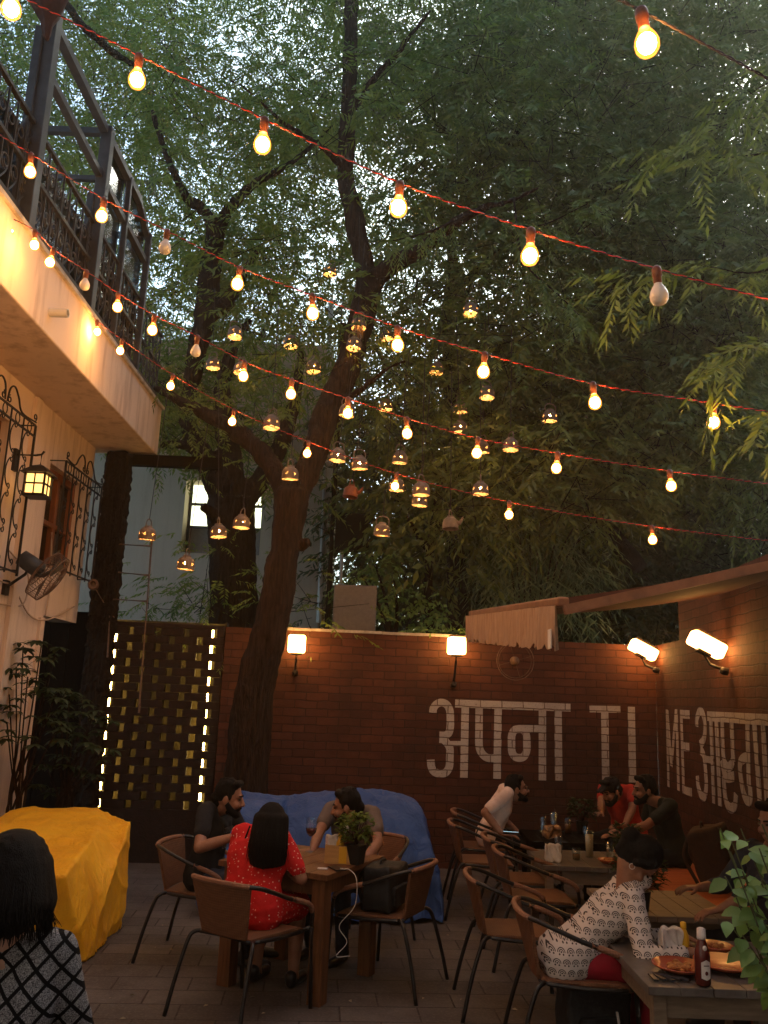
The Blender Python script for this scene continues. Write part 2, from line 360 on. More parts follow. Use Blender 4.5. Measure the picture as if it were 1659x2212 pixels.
K = dict(
 brick=brickmat('red_brick', (.135, .044, .024), (.068, .024, .015), (.034, .016, .011)),
 dark_brick=mat('dark_brick', (.03, .013, .009), (.015, .008, .006), rough=.8, nscale=14, bump=.5, bscale=50),
 paint=brickmat('white_wall_paint', (.62, .56, .50), (.54, .47, .42), (.16, .09, .06), paint=True),
 coping=mat('coping', (.55, .50, .44), (.28, .24, .20), nscale=9, bump=.3),
 cream=wallmat('cream_plaster', (.78, .62, .50), (.30, .17, .09)),
 grey_plaster=wallmat('grey_plaster', (.42, .33, .25), (.30, .23, .17)),
 iron=mat('black_iron', (.014, .013, .013), (.03, .024, .02), rough=.5, nscale=20, bump=.15),
 steel=mat('painted_steel', (.045, .05, .06), (.03, .032, .038), rough=.4, nscale=10),
 rust=mat('rusty_iron', (.20, .12, .08), (.10, .06, .045), rough=.7, nscale=25, bump=.3),
 wood=mat('brown_wood', (.19, .08, .032), (.10, .042, .018), rough=.5, nscale=5, bump=.2, bscale=30, stretch=(10, 1.2, 1.2)),
 wood_leg=mat('brown_wood_upright', (.19, .08, .032), (.10, .042, .018), rough=.5, nscale=5, bump=.2, bscale=30, stretch=(8, 8, .8)),
 dark_wood=mat('dark_wood', (.012, .007, .005), (.006, .004, .003), rough=.9, spec=.05, nscale=5, bump=.3, stretch=(8, 8, 1)),
 window_wood=mat('varnished_wood', (.30, .10, .03), (.18, .055, .018), rough=.3, nscale=6, stretch=(8, 8, .8)),
 bench=mat('orange_bench_wood', (.55, .16, .06), (.42, .11, .04), rough=.55, nscale=4, bump=.15, stretch=(6, 1, 1)),
 stone=mat('grey_table_top', (.16, .14, .125), (.10, .088, .08), rough=.35, nscale=12),
 pale_wood=mat('pale_wood', (.24, .18, .13), (.15, .11, .075), rough=.5, nscale=5, stretch=(1, 8, 8)),
 wicker=wickermat('brown_wicker', (.13, .055, .027), (.23, .105, .05)),
 tube=mat('black_tube', (.012, .010, .010), rough=.35, spec=.5),
 wrap=wickermat('wrapped_cane', (.22, .10, .06), (.32, .165, .10)),
 bark=mat('bark', (.055, .031, .020), (.016, .010, .007), rough=.95, nscale=5, bump=1.2, bscale=9, stretch=(7, 7, .7), spec=.1),
 dark_bark=mat('dark_bark', (.035, .023, .016), (.014, .009, .007), rough=.95, nscale=5, bump=1.2, bscale=9, stretch=(7, 7, .7), spec=.1),
 skin=mat('skin', (.33, .165, .10), (.26, .12, .07), rough=.5, nscale=20),
 fair=mat('fair_skin', (.50, .30, .22), (.43, .24, .17), rough=.5, nscale=20),
 hair=mat('black_hair', (.005, .004, .004), (.009, .007, .006), rough=.7, spec=.15, nscale=30, bump=.6, bscale=120, stretch=(3, 3, .3)),
 eye=mat('eye', (.02, .015, .012), rough=.2, spec=.6),
 black_cloth=mat('black_cloth', (.010, .010, .011), (.018, .017, .018), rough=.9, nscale=12, bump=.4, bscale=14),
 grey_tee=mat('grey_tee', (.16, .12, .10), (.12, .09, .075), rough=.9, nscale=9, bump=.4, bscale=12),
 pink_tee=mat('pale_pink_tee', (.78, .60, .52), (.68, .50, .42), rough=.9, nscale=9, bump=.5, bscale=12),
 red_tee=mat('red_tee', (.42, .035, .022), (.33, .025, .018), rough=.9, nscale=9, bump=.4, bscale=12),
 green_tee=mat('dark_green_tee', (.018, .022, .016), (.028, .030, .022), rough=.9, nscale=9, bump=.4, bscale=12),
 denim=mat('dark_denim', (.02, .024, .04), (.03, .035, .055), rough=.9, nscale=30, bump=.2),
 red_legging=mat('crimson_trouser', (.30, .008, .022), (.22, .006, .016), rough=.8, nscale=9, bump=.4, bscale=12),
 red_dress=dotmat('dotted_red_dress', (.62, .022, .022), (.85, .52, .42)),
 kurta=kurtamat(), lattice=latticemat(),
 yellow=tarpmat('yellow_tarpaulin', (.95, .50, .03), (.80, .36, .02)),
 blue=tarpmat('blue_tarpaulin', (.035, .085, .26), (.055, .12, .33), .5),
 plate=mat('terracotta_plate', (.42, .09, .035), (.34, .07, .03), rough=.25, spec=.5),
 white=mat('white_paper', (.75, .70, .66), (.62, .57, .54), rough=.8, nscale=20),
 mustard=mat('mustard_plastic', (.72, .42, .03), rough=.4),
 ketchup=mat('dark_red_sauce', (.10, .012, .008), rough=.15, spec=.6),
 caddy=mat('light_wood', (.55, .33, .12), (.42, .24, .09), rough=.5, nscale=6, stretch=(1, 1, 8)),
 pot=mat('black_pot', (.012, .012, .012), rough=.5), terracotta=mat('terracotta', (.30, .11, .06), (.22, .08, .045), nscale=12),
 food=mat('fried_food', (.55, .26, .08), (.35, .12, .04), rough=.6, nscale=60, bump=.8),
 smoke_glass=glass('smoked_panel', (.16, .17, .19), .9, .2), glass=glass('clear_glass', clear=.9), dark_glass=glass('dim_window_glass', (.25, .3, .32), .8, .08),
 wine=mat('red_wine', (.06, .004, .008), rough=.1, spec=.6),
 bag=mat('black_nylon', (.012, .012, .013), (.02, .02, .022), rough=.6, nscale=30, bump=.3),
 brown_bag=mat('brown_canvas', (.06, .028, .014), (.04, .02, .012), rough=.8, nscale=30, bump=.3),
 pipe=mat('white_pipe', (.6, .58, .55), (.5, .48, .45), rough=.4), grey_panel=mat('grey_board', (.20, .175, .16), (.16, .14, .13), nscale=30),
 awning=mat('brown_awning', (.10, .035, .02), (.07, .025, .014), rough=.8, nscale=8, bump=.2), awning_edge=mat('awning_bar', (.26, .12, .065), (.16, .07, .04), rough=.5),
 valance=mat('striped_valance', (.45, .30, .20), (.33, .20, .13), rough=.8, nscale=10, stretch=(1, 6, .6), bump=.4, bscale=12),
 red_wire=mat('red_wire', (.55, .04, .03), rough=.4), dark_wire=mat('dark_wire', (.03, .02, .02), rough=.5),
 socket=mat('bakelite_socket', (.16, .05, .03), (.09, .03, .02), rough=.4, nscale=40),
 frosted=mat('frosted_bulb', (.62, .58, .56), rough=.25, spec=.5),
 kettle=mat('aluminium_kettle', (.24, .17, .125), (.14, .10, .07), rough=.5, nscale=14, metal=.1, bump=.15),
 brown_kettle=mat('copper_kettle', (.30, .09, .04), (.20, .06, .03), rough=.4, nscale=14, metal=.3),
 umber=mat('dark_umber_cloth', (.05, .018, .016), (.03, .012, .011), rough=.85, nscale=10, bump=.3),
)
# ================================================================== SETTING
W = bpy.data.worlds.new('World'); sc.world = W; W.use_nodes = True
wt = W.node_tree; bg = wt.nodes['Background']
sky = wt.nodes.new('ShaderNodeTexSky'); sky.sky_type = 'NISHITA'; sky.sun_disc = False
sky.sun_elevation = R(SUNEL); sky.sun_rotation = R(SUNR); sky.air_density = 1.0; sky.dust_density = SKYD; sky.ozone_density = 1.0
tint = wt.nodes.new('ShaderNodeMix'); tint.data_type = 'RGBA'; tint.blend_type = 'MULTIPLY'; tint.inputs[0].default_value = 1; tint.inputs[7].default_value = (.80, 1.0, .98, 1)
wt.links.new(sky.outputs[0], tint.inputs[6]); wt.links.new(tint.outputs[2], bg.inputs[0]); bg.inputs[1].default_value = SKYS
sd = bpy.data.lights.new('sun', 'SUN'); sd.energy = SUNP; sd.angle = R(25); sd.color = (1, .93, .85)
so = bpy.data.objects.new('sun', sd); COL.objects.link(so)
so.rotation_euler = (R(90-SUNEL), 0, R(180-SUNR))
sc.view_settings.view_transform = 'Standard'; sc.view_settings.look = 'None'; sc.view_settings.gamma = 1; sc.view_settings.exposure = EXPO
g = MB(); n_ = 60
g.add([(-30, -14, 0), (30, -14, 0), (30, 42, 0), (-30, 42, 0)], [(0, 1, 2, 3)])
tag(g.build('ground', mat('soil', (.05, .04, .03), (.03, .025, .02), nscale=2), None), kind='structure')
g = MB(); g.add([(-4.2, -3, .004), (3.3, -3, .004), (3.3, 10.2, .004), (-4.2, 10.2, .004)], [(0, 1, 2, 3)])
tag(g.build('paving', pavermat(), None), kind='structure')
g = MB()
for i in range(70):
    x, y = random.uniform(-1.6, 1.0), random.uniform(3.6, 8); a = random.uniform(0, 6.3); s = random.uniform(.006, .02)
    z = .008
    g.add([(x+s*math.cos(a), y+s*math.sin(a), z), (x-.4*s*math.sin(a), y+.4*s*math.cos(a), z+s*.4), (x-s*math.cos(a), y-s*math.sin(a), z), (x+.4*s*math.sin(a), y-.4*s*math.cos(a), z+.001)], [(0, 1, 2, 3)])
tag(g.build('fallen_leaves', mat('dry_leaf', (.42, .36, .27), (.2, .15, .08), nscale=3), None), 'pale dry leaf bits scattered over the dark paving', 'litter', kind='stuff')

# ---------------------------------------------------------------- back brick wall with the painted words
A1 = R(5.5); OB = Vector((.08, 9.73, 0)); NB = (math.sin(A1), -math.cos(A1), 0)
def sb(u, v):            # wall-local (s, z) of a measured point
    p = atp(u, v, OB, NB) - OB; return p.x*math.cos(A1)+p.y*math.sin(A1), p.z
SC = 3.155
bw = thing('brick_wall', 'long red-brown brick wall across the back with white painted letters', 'wall', OB, A1)
m = MB(); m.box((( -1.8+SC)/2, .115, 1.245), (SC+1.8, .23, 2.49)); m.build('wall_body', K['brick'], bw)
m = MB()
for i in range(12):
    s0 = -1.45+i*.2; m.box((s0+.1, .10, 2.497+random.uniform(-.002, .003)), (.196, .27, .03))
m.build('coping', K['coping'], bw)
def letters(parent, strokes, conv, to_sz, y=-.004, w=.085):
    m = MB()
    for si, st in enumerate(strokes):
        ww = w
        if isinstance(st, tuple): st, ww = st
        pts = [Vector((*to_sz(*conv(*p)), 0)) for p in st]
        pts = [Vector((p.x, p.y)) for p in pts]
        q = []
        for i in range(len(pts)):
            d = (pts[min(i+1, len(pts)-1)]-pts[max(i-1, 0)]).normalized()
            nn = Vector((-d.y, d.x)); q.append((pts[i]+nn*ww/2, pts[i]-nn*ww/2))
        yy = y-.0006*si
        b = len(m.v)
        for a, c in q: m.v += [(a.x, yy, a.y), (c.x, yy, c.y), (a.x, .002, a.y), (c.x, .002, c.y)]
        for i in range(len(q)-1):
            o = b+4*i
            m.f += [(o, o+1, o+5, o+4), (o, o+4, o+6, o+2), (o+1, o+3, o+7, o+5)]
        m.f += [(b, b+2, b+3, b+1), (b+4*len(q)-4, b+4*len(q)-3, b+4*len(q)-1, b+4*len(q)-2)]
    me = bpy.data.meshes.new('x'); me.from_pydata(m.v, [], m.f)
    return mesh_obj('painted_letter', me, K['paint'], parent)
cF = lambda x, y: ((1650+x*.5726)*.5486, (2700+y*.5726)*.5486)
def sm(p, n=5): return [(q.x, q.y) for q in curve([Vector((a, b, 0)) for a, b in p], n)]
letters(bw, [sm([(95,186),(99,155),(122,126),(155,116),(190,130),(211,170),(215,230),(214,285),(203,325),(178,342),(140,342)]),
             sm([(140,366),(165,370),(190,392),(211,430),(211,500),(207,560),(180,598),(140,604),(103,590),(84,555),(80,508)]),
             ([(195,398),(318,398)], .055), [(318,120),(308,632)]], cF, sb)
letters(bw, [([(248,122),(1040,151)], .088)], cF, sb, y=-.009)
letters(bw, [sm([(413,140),(412,300),(412,400),(424,452),(458,490),(500,499),(538,490)]), [(544,150),(536,640)]], cF, sb)
letters(bw, [sm([(690,297),(655,306),(637,345),(636,400),(638,450),(656,485),(690,496),(722,485),(740,445),(741,390),(737,340),(720,308),(690,297)]),
             ([(685,296),(835,296)], .082), [(848,150),(848,651)], [(955,152),(960,652)]], cF, sb)
letters(bw, [([(1172,160),(1384,163)], .075), [(1276,165),(1284,660)]], cF, sb)
letters(bw, [[(1459,145),(1468,665)]], cF, sb)
# wire hoop of an old fan guard on the wall
s, z = sb(1110, 1428)
hp = thing('wire_hoop', 'thin round wire hoop with a hub hung on the brick wall below the awning fringe', 'hoop', OB+Vector((s*math.cos(A1), s*math.sin(A1), z)), A1)
m = MB(); m.tube([(.215*math.cos(a*PI/20), -.07, .215*math.sin(a*PI/20)) for a in range(41)], .005, 6, False)
m.tube([(.19*math.cos(a*PI/20), -.05, .19*math.sin(a*PI/20)) for a in range(41)], .003, 6, False); m.build('ring', K['rust'], hp)
m = MB(); m.lathe([(.05, -.02), (.05, .06), (.02, .09)], (0, -.0, 0), 14, (0, -1, 0))
for a in (0.3, 1.87, 3.44, 5.0): m.tube([(0, -.06, 0), (.19*math.cos(a), -.055, .19*math.sin(a))], .003, 5)
m.build('hub', K['rust'], hp)
# ---------------------------------------------------------------- lattice wall, lit from inside
lw = thing('lattice_wall', 'dark brick lattice wall with small yellow lit holes in two bright side rows', 'wall', OB, A1)
m = MB(); ch = .087; z0 = .54; nr = 22; k0 = -2.985; dk = .151; T = .11
m.box((-2.5, T/2, z0/2), (1.38, T, z0)); m.box((-2.5, T/2, (2.5+z0+nr*ch)/2), (1.38, T, 2.5-z0-nr*ch))
for j in range(nr):
    zc = z0+(j+.5)*ch; e = [-3.19]
    for k in range(8):
        if (k+j) % 2 == 0:
            c = k0+dk*k+random.uniform(-.006, .006); e += [c-.033+random.uniform(-.004, .004), c+.033+random.uniform(-.004, .004)]
    e.append(-1.81)
    for a, b in zip(e[::2], e[1::2]):
        q = random.uniform(-.004, .004)
        if b-a > .28:
            c = (a+b)/2; m.box(((a+c)/2-.002, T/2+q, zc), (c-a-.004, T, ch-.003)); m.box(((b+c)/2+.002, T/2-q, zc), (b-c-.004, T, ch-.003))
        else: m.box(((a+b)/2, T/2+q, zc), (b-a, T, ch-.003))
m.build('brick_lattice', K['dark_brick'], lw, bevel=.004)
m = MB(); m.box((-2.5, .42, 1.5), (1.4, .02, 2.1)); m.box((-3.19, .27, 1.5), (.02, .29, 2.1)); m.box((-1.81, .27, 1.5), (.02, .29, 2.1))
m.build('back_panel', mat('yellow_lit_panel', (.055, .038, .012), (.02, .014, .006), nscale=9), lw)
for s in (-3.035, -1.965):
    m = MB(); m.tube([(s, .24, .5), (s, .24, 2.48)], .017, 8); m.build('light_tube', emit('warm_tube', (1, .66, .17), 15), lw)
# ---------------------------------------------------------------- right brick wall
A2 = -R(93.3); OR = Vector((3.22, 10.03, 0)); NR = (-math.cos(R(3.3)), math.sin(R(3.3)), 0); DR = Vector((math.cos(A2), math.sin(A2), 0))
def sr(u, v):
    p = atp(u, v, OR, NR) - OR; return p.dot(DR), p.z
rw = thing('brick_wall', 'brick wall along the right side with slanting white painted letters and two tilted lamps', 'wall', OR, A2)
m = MB(); m.box((4.9, .115, 1.5), (7.8, .23, 3.0)); m.box((.5, .115, 1.245), (1.0, .23, 2.49)); m.build('wall_body', K['brick'], rw)
cD = lambda x, y: ((2200+x*.4967)*.5486, (2650+y*.4967)*.5486)
letters(rw, [[(858,290),(872,902)], [(862,300),(895,735)], [(895,735),(932,300)], [(936,288),(952,932)]], cD, sr, w=.075)
letters(rw, [[(972,292),(992,938)], ([(968,325),(1038,330)], .085), ([(982,582),(1036,590)], .085), ([(986,922),(1056,948)], .085)], cD, sr, w=.075)
letters(rw, [sm([(1096,424),(1097,360),(1118,306),(1143,320),(1158,380),(1162,460),(1150,530),(1122,570)]),
             sm([(1125,610),(1148,640),(1160,700),(1168,800),(1172,900),(1158,978),(1130,968),(1108,900),(1100,815)]),
             ([(1160,680),(1228,695)], .06), [(1207,340),(1234,1035)], [(1250,330),(1283,1055)]], cD, sr, w=.085)
letters(rw, [([(1185,342),(1659,372),(1800,382)], .088)], cD, sr, y=-.010)
letters(rw, [sm([(1297,380),(1302,560),(1310,680),(1338,745),(1368,730),(1384,690)]), [(1372,390),(1386,700)],
             sm([(1296,690),(1316,800),(1340,830),(1392,820)]), sm([(1310,820),(1322,980),(1345,1055),(1378,1072),(1402,1040),(1408,960)])], cD, sr, w=.085)
letters(rw, [[(1497,390),(1510,900)], sm([(1500,670),(1466,680),(1440,720),(1446,830),(1470,960),(1500,1015),(1522,990),(1518,900)]),
             [(1553,390),(1602,1085)], [(1622,390),(1662,1150)]], cD, sr, w=.085)
# ---------------------------------------------------------------- cube lamps
LAMPG = emit('lamp_glass', (1, .46, .12), 9.5)
def cube_lamp(label, loc, rz, tilt=0, arm=.28, sz=(.19, .17, .19)):
    t = thing('wall_lamp', label, 'lamp', loc, rz, 'square glass wall lamps')
    rt = Matrix.Rotation(R(-tilt), 3, 'X')
    m = MB(); m.box((0, 0, 0), sz, rt); m.build('lamp_shade', LAMPG, t, bevel=.022)
    m = MB(); m.box(rt @ Vector((0, 0, sz[2]/2+.012)), (sz[0]*.8, sz[1]*.8, .02), rt); m.build('cap', K['rust'], t)
    m = MB(); m.box(rt @ Vector((0, 0, -sz[2]/2-.014)), (.12, .12, .022), rt); m.tube([rt @ Vector((0, 0, -sz[2]/2-.014)), (0, .02, -.17), (0, .08, -.17-arm*.6), (0, .15, -.17-arm)], .014, 8)
    m.lathe([(.035, 0), (.035, .05), (.02, .07)], (0, .17, -.17-arm-.02), 10, (0, -1, .2)); m.build('arm', K['iron'], t)
    return t
for u, v, lb, am in ((641, 1393, 'square glowing wall lamp on the back brick wall beside the tree trunk', .12), (980, 1397, 'square glowing wall lamp on the back wall above the first white letter', .24)):
    s, z = sb(u, v); p = OB + Vector((s*math.cos(A1), s*math.sin(A1), z)) + Vector(NB)*.18
    cube_lamp(lb, p, A1, 0, am)
for u, v, lb in ((1428, 1405, 'tilted glowing lamp on the right wall close to the corner'), (1577, 1394, 'tilted glowing lamp on the right wall nearest the camera')):
    s, z = sr(u, v); p = OR + DR*s + Vector((0, 0, z)) + Vector(NR)*.20
    cube_lamp(lb, p, A2, 27, .04, (.16, .31, .13))
# ---------------------------------------------------------------- awning
aw = thing('awning', 'brown sloping awning with a fringed scalloped valance reaching from the right wall', 'awning', (.9, 6, 2.4))
na, fa = Vector((.925, 4.4, 2.31)), Vector((.80, 7.7, 2.50)); nw, fw = Vector((2.86, 4.4, 2.80)), Vector((3.04, 7.7, 3.02))
na = at(1216, 1300, 4.4); fa = at(1020, 1326, 7.7); ne = at(1659, 1204, 4.4); nw = na+(ne-na)*((2.86-na.x)/(ne.x-na.x)); fw = Vector((3.04, 7.7, nw.z+.02))
m = MB(); up = Vector((0, 0, .02)); nb_ = 24
for side in (0, 1):
    pass
vs = []; fs = []
for i in range(nb_+1):
    t = i/nb_; a = na.lerp(fa, t); b = nw.lerp(fw, t)
    for j in range(9):
        q = a.lerp(b, j/8); q = q - Vector((0, 0, .05*math.sin(PI*j/8)))
        vs += [q+up, q-up]
for i in range(nb_):
    for j in range(8):
        o = (i*9+j)*2; p2 = o+18
        fs += [(o, o+2, p2+2, p2), (o+1, p2+1, p2+3, o+3)]
for j in range(8):
    o = j*2; e = nb_*18+j*2; fs += [(o, o+1, o+3, o+2), (e, e+2, e+3, e+1)]
for i in range(nb_):
    o = i*18; fs += [(o, o+18, o+19, o+1)]; o += 16; fs += [(o, o+1, o+19, o+18)]
m.add(vs, fs); m.build('canopy', K['awning'], aw, True)
m = MB(); d = (fa-na).normalized(); m.bar(na-d*.02, fa+d*.02, .06, .05); m.build('front_bar', K['awning_edge'], aw, True, bevel=.012)
m = MB(); e1 = nw-na; m.bar(na+Vector((0, -.02, -.045)), na+e1+Vector((0, -.02, -.045)), .035, .05); m.build('side_arm', K['awning_edge'], aw, True)
m = MB(); vs = []; fs = []; nn = 88
for i in range(nn+1):
    t = i/nn; q = na.lerp(fa, t) + Vector((-.045+.012*math.sin(i*1.5)+.008*math.sin(i*.63), 0, -.02))
    dz = .20 + .035*abs(((i/4) % 1)-.5)*2 + (.01 if i % 2 else 0)
    for k in range(4): vs.append(q+Vector((.004*k*math.sin(i*2.1), 0, -dz*k/3)))
for i in range(nn):
    for k in range(3): o = i*4+k; fs.append((o, o+4, o+5, o+1))
m.add(vs, fs); me = m.mesh('valance'); me = modded(me, lambda o: setattr_mod(o, 'SOLIDIFY', thickness=.004)); mesh_obj('valance', me, K['valance'], aw, True)
m = MB(); q = na+Vector((-.06, .05, -.19)); m.box(q, (.006, .07, .10)); m.build('tag', K['white'], aw, True)
# ---------------------------------------------------------------- cream building on the left
XW = -3.29; XF = -2.64
cb = thing('cream_building', 'cream plastered building with an overhanging balcony slab on the left', 'building', (XW, 6, 0))
wins = [(6.05, 7.12, 2.75, 4.02), (8.10, 9.02, 2.92, 3.92)]
m = MB(); x0 = XW-.25
def wb(y0, y1, za, zb): m.box((x0+.125, (y0+y1)/2, (za+zb)/2), (.25, y1-y0, zb-za))
wb(0, 6.05, 0, 4.42); wb(6.05, 7.12, 0, 2.75); wb(6.05, 7.12, 4.02, 4.42); wb(7.12, 8.10, 0, 4.42)
wb(8.10, 8.38, 0, 2.92); wb(8.10, 9.02, 3.92, 4.42); wb(9.02, 9.30, 2.45, 4.42); wb(8.38, 9.02, 2.45, 2.92)
m.build('wall', K['cream'], cb, True)
m = MB(); m.box((XW+.02, 7.60, 2.2), (.04, .14, 4.4)); m.box((XW+.015, 8.31, 1.2), (.03, .1, 2.45)); m.build('pilaster', K['cream'], cb, True)
m = MB(); m.box(((XW-4+XF)/2, 4.75, 4.71), (XF-XW+4, 9.5, .58)); m.build('balcony_slab', K['cream'], cb, True, bevel=.012)
m = MB(); m.box((XF+.006, 4.75, 4.985), (.05, 9.5, .035)); m.build('slab_edge', K['coping'], cb, True)
m = MB(); q = at(100, 675, 6.13); m.lathe([(.035, -.02), (.035, .14), (.027, .14), (.027, .02)], (XF, q.y, q.z), 14, (1, 0, 0)); m.build('drain_spout', K['pipe'], cb, True)
def scroll(m, c, r, turns, start, sgn, plane, rad=.006):
    pts = []
    for i in range(int(turns*16)+1):
        t = i/16; a = start+sgn*t*2*PI; rr = r*(1-.62*t/turns)
        pts.append(plane(c[0]+rr*math.cos(a), c[1]+rr*math.sin(a)))
    m.tube(pts, rad, 5)
for wi, (y0, y1, za, zb) in enumerate(wins):
    m = MB()
    for a in (y0+.035, y1-.035, (y0+y1)/2): m.box((XW-.10, a, (za+zb)/2), (.06, .07, zb-za))
    m.box((XW-.10, (y0+y1)/2, za+.035), (.055, y1-y0-.14, .07)); m.box((XW-.10, (y0+y1)/2, zb-.035), (.055, y1-y0-.14, .07)); m.box((XW-.10, (y0+y1)/2, za+(zb-za)*.45), (.05, y1-y0-.14, .05))
    fr = m.build('window', K['window_wood'], cb, True, bevel=.006)
    m = MB(); m.box((XW-.13, (y0+y1)/2, (za+zb)/2), (.012, y1-y0-.14, zb-za-.14)); m.build('pane', K['dark_glass'], fr, True)
    m = MB(); m.box((XW-.2, (y0+y1)/2, (za+zb)/2), (.02, y1-y0, zb-za)); m.build('curtain', mat('amber_curtain', (.28, .10, .035), (.14, .05, .02), nscale=5, stretch=(1, 14, .5)), fr, True)
    # wrought iron grille standing off the wall
    m = MB(); xg = XW+.16; pl = lambda a, b: (xg, a, b); ya, yb, zc, zd = y0-.02, y1+.16, za-.06, zb+.02
    for a in (ya, yb): m.bar((xg, a, zc), (xg, a, zd), .018, .018)
    nb_ = 5
    for i in range(1, nb_): a = ya+(yb-ya)*i/nb_; m.bar((xg, a, zc), (xg, a, zd), .011, .011)
    for b in (zc+.03, zd, zd-.10): m.bar((xg, ya, b), (xg, yb, b), .012, .016)
    for a in (ya, yb):
        for b in (zc+.05, zd): m.bar((XW-.02, a, b), (xg, a, b), .01, .01)
    sp = (yb-ya)/nb_
    for i in range(nb_):
        yc = ya+sp*(i+.5)
        m.tube([pl(yc+.04*math.cos(t*PI/10), zd-.05+.045*math.sin(t*PI/10)) for t in range(21)], .005, 5, False)
        for b in np.arange(zc+.22, zd-.2, .30):
            m.tube([pl(yc+.10*math.sin(t*PI/12)*(-1), b+.13*math.cos(t*PI/12)) for t in range(13)], .006, 5)
            scroll(m, (yc-.015, b+.115), .03, 1, PI/2, -1, pl, .005); scroll(m, (yc-.015, b-.115), .03, 1, -PI/2, 1, pl, .005)
    ym = (ya+yb)/2
    for sgn in (-1, 1):
        m.tube(curve([pl(ym+sgn*.02, zd+.02), pl(ym+sgn*.05, zd+.14), pl(ym+sgn*.13, zd+.18), pl(ym+sgn*.22, zd+.12), pl(ym+sgn*.32, zd+.02), pl(ym+sgn*(yb-ya)/2, zd+.03)]), .008, 6)
        scroll(m, (ym+sgn*(yb-ya)/2-sgn*.03, zd+.07), .035, 1.2, -PI/2, sgn, pl, .006); scroll(m, (ym+sgn*.06, zd+.05), .035, 1.2, PI/2, sgn, pl, .006)
    m.build('window_grille', K['iron'], cb, True)
for i, pp in enumerate([[(20, 1190), (60, 1240), (50, 1305), (0, 1305)], [(0, 1255), (30, 1270), (65, 1330), (105, 1338), (160, 1310)], [(112, 1150), (108, 1260), (98, 1330)]]):
    m = MB(); m.tube(curve([atp(u, v, (XW+.03, 0, 0), (1, 0, 0)) for u, v in pp]), .008, 6); m.build('conduit', mat('painted_conduit%d' % i, (.5, .36, .26)), cb, True)
m = MB(); q = atp(30, 1515, (XW, 0, 0), (1, 0, 0)); m.box((XW+.03, q.y, q.z), (.06, .3, .22)); m.build('switch_box', K['cream'], cb, True, bevel=.01)
# near-black panel put beyond the wall edge to stand for the passage shade
dd = thing('passage_shade_panel', 'very dark wooden door in the shadowed passage beside the lit lattice', 'door', (-3.5, 9.6, 0))
m = MB(); m.box((-3.55, 9.62, 1.3), (1.1, .06, 2.6)); 
for i in range(5): m.box((-3.98+i*.21, 9.585, 1.3), (.2, .02, 2.5))
m.build('door_leaf', K['dark_wood'], dd, True)
m = MB(); m.ball((-3.2, 9.55, 1.05), .03); m.tube([(-3.2, 9.58, 1.05), (-3.2, 9.55, 1.05)], .012); m.build('handle', K['iron'], dd, True)
# timber gateway: rough post and beam
gt = thing('timber_gateway', 'rough dark creeper-covered post carrying a dark beam left of the trees', 'gateway', (-3.0, 9.35, 0))
m = MB(); q0 = at(207, 1320, 9.35); q1 = at(262, 990, 9.35)
me = MB().box((-3.02, 9.35, 2.2), (.27, .2, 4.4)).mesh('post')
def sub4(o): setattr_mod(o, 'REMESH', mode='VOXEL', voxel_size=.035)
me = modded(me, sub4); jitter(me, .022, 9, 1); jitter(me, .03, 26, 2); mesh_obj('post', me, K['dark_bark'], gt, True)
q2 = at(480, 1003, 9.45); q3 = at(262, 993, 9.45)
m = MB(); m.bar(q3, q2, .12, .12); m.build('beam', K['dark_wood'], gt, True)
m = MB(); q = at(202, 1265, 9.2); m.lathe([(.045, 0), (.06, .03), (.055, .1), (.03, .1), (.02, .06)], q, 16, (.25, -1, .1)); m.tube([q, q+Vector((.13, .06, -.2)), q+Vector((.23, .1, -.33))], .008, 6)  # small round camera on a stick bracket, gives no light
tag(m.build('bracket_lamp', K['rust'], None), 'small round unlit lamp on a thin bracket on the dark post', 'lamp')
# ladder in front of the lattice
ld = thing('metal_ladder', 'thin rusty metal ladder fixed to the dark post', 'ladder', at(320, 1530, 9.25))
r0, r1 = at(300, 1540, 9.25), at(328, 1165, 9.32); l0, l1 = at(232, 1420, 9.25), at(247, 1165, 9.3)
m = MB(); m.tube([r0, r1], .012, 8); m.tube([l0, l1], .012, 8); m.build('side_rails', K['rust'], ld, True)
for v0, v1 in ((1175, 1180), (1235, 1243), (1294, 1299)):
    m = MB(); m.tube([at(246-(v0-1175)*.06, v0, 9.28), at(327-(v1-1180)*.07, v1, 9.28)], .012, 8); m.build('rung', K['rust'], ld, True)
# ---------------------------------------------------------------- balcony railing and glass frame
rl = thing('balcony_railing', 'black wrought iron balcony railing with scrolls on the slab edge', 'railing', (XF-.05, 6.5, 5.0))
xr = XF-.05; m = MB()
for z in (5.10, 5.47, 5.84): m.bar((xr, 2.5, z), (xr, 9.42, z), .035, .03)
m.build('rail', K['iron'], rl, True)
m = MB(); pl = lambda a, b: (xr, a, b)
for y in np.arange(2.6, 9.4, .15):
    m.bar((xr, y, 5.0), (xr, y, 5.84), .013, .013)
m.build('baluster', K['iron'], rl, True)
m = MB()
for y in np.arange(2.6, 9.3, .15):
    scroll(m, (y+.075, 5.64), .065, 1.3, PI/2, 1, pl, .007); scroll(m, (y+.075, 5.30), .065, 1.3, -PI/2, -1, pl, .007)
    m.tube(curve([pl(y+.01, 5.12), pl(y+.12, 5.3), pl(y+.03, 5.55), pl(y+.13, 5.8)]), .006, 5)
m.build('scrollwork', K['iron'], rl, True)
for a, b in ((4.2, 5.55), (5.65, 6.9), (7.0, 8.45)):
    m = MB(); m.box((xr-.09, (a+b)/2, 5.42), (.012, b-a, .78)); m.build('infill_panel', K['smoke_glass'], rl, True)
gf = thing('glass_frame', 'grey steel posts and beams holding glass panes above the balcony railing', 'frame', (xr, 7.5, 5.0))
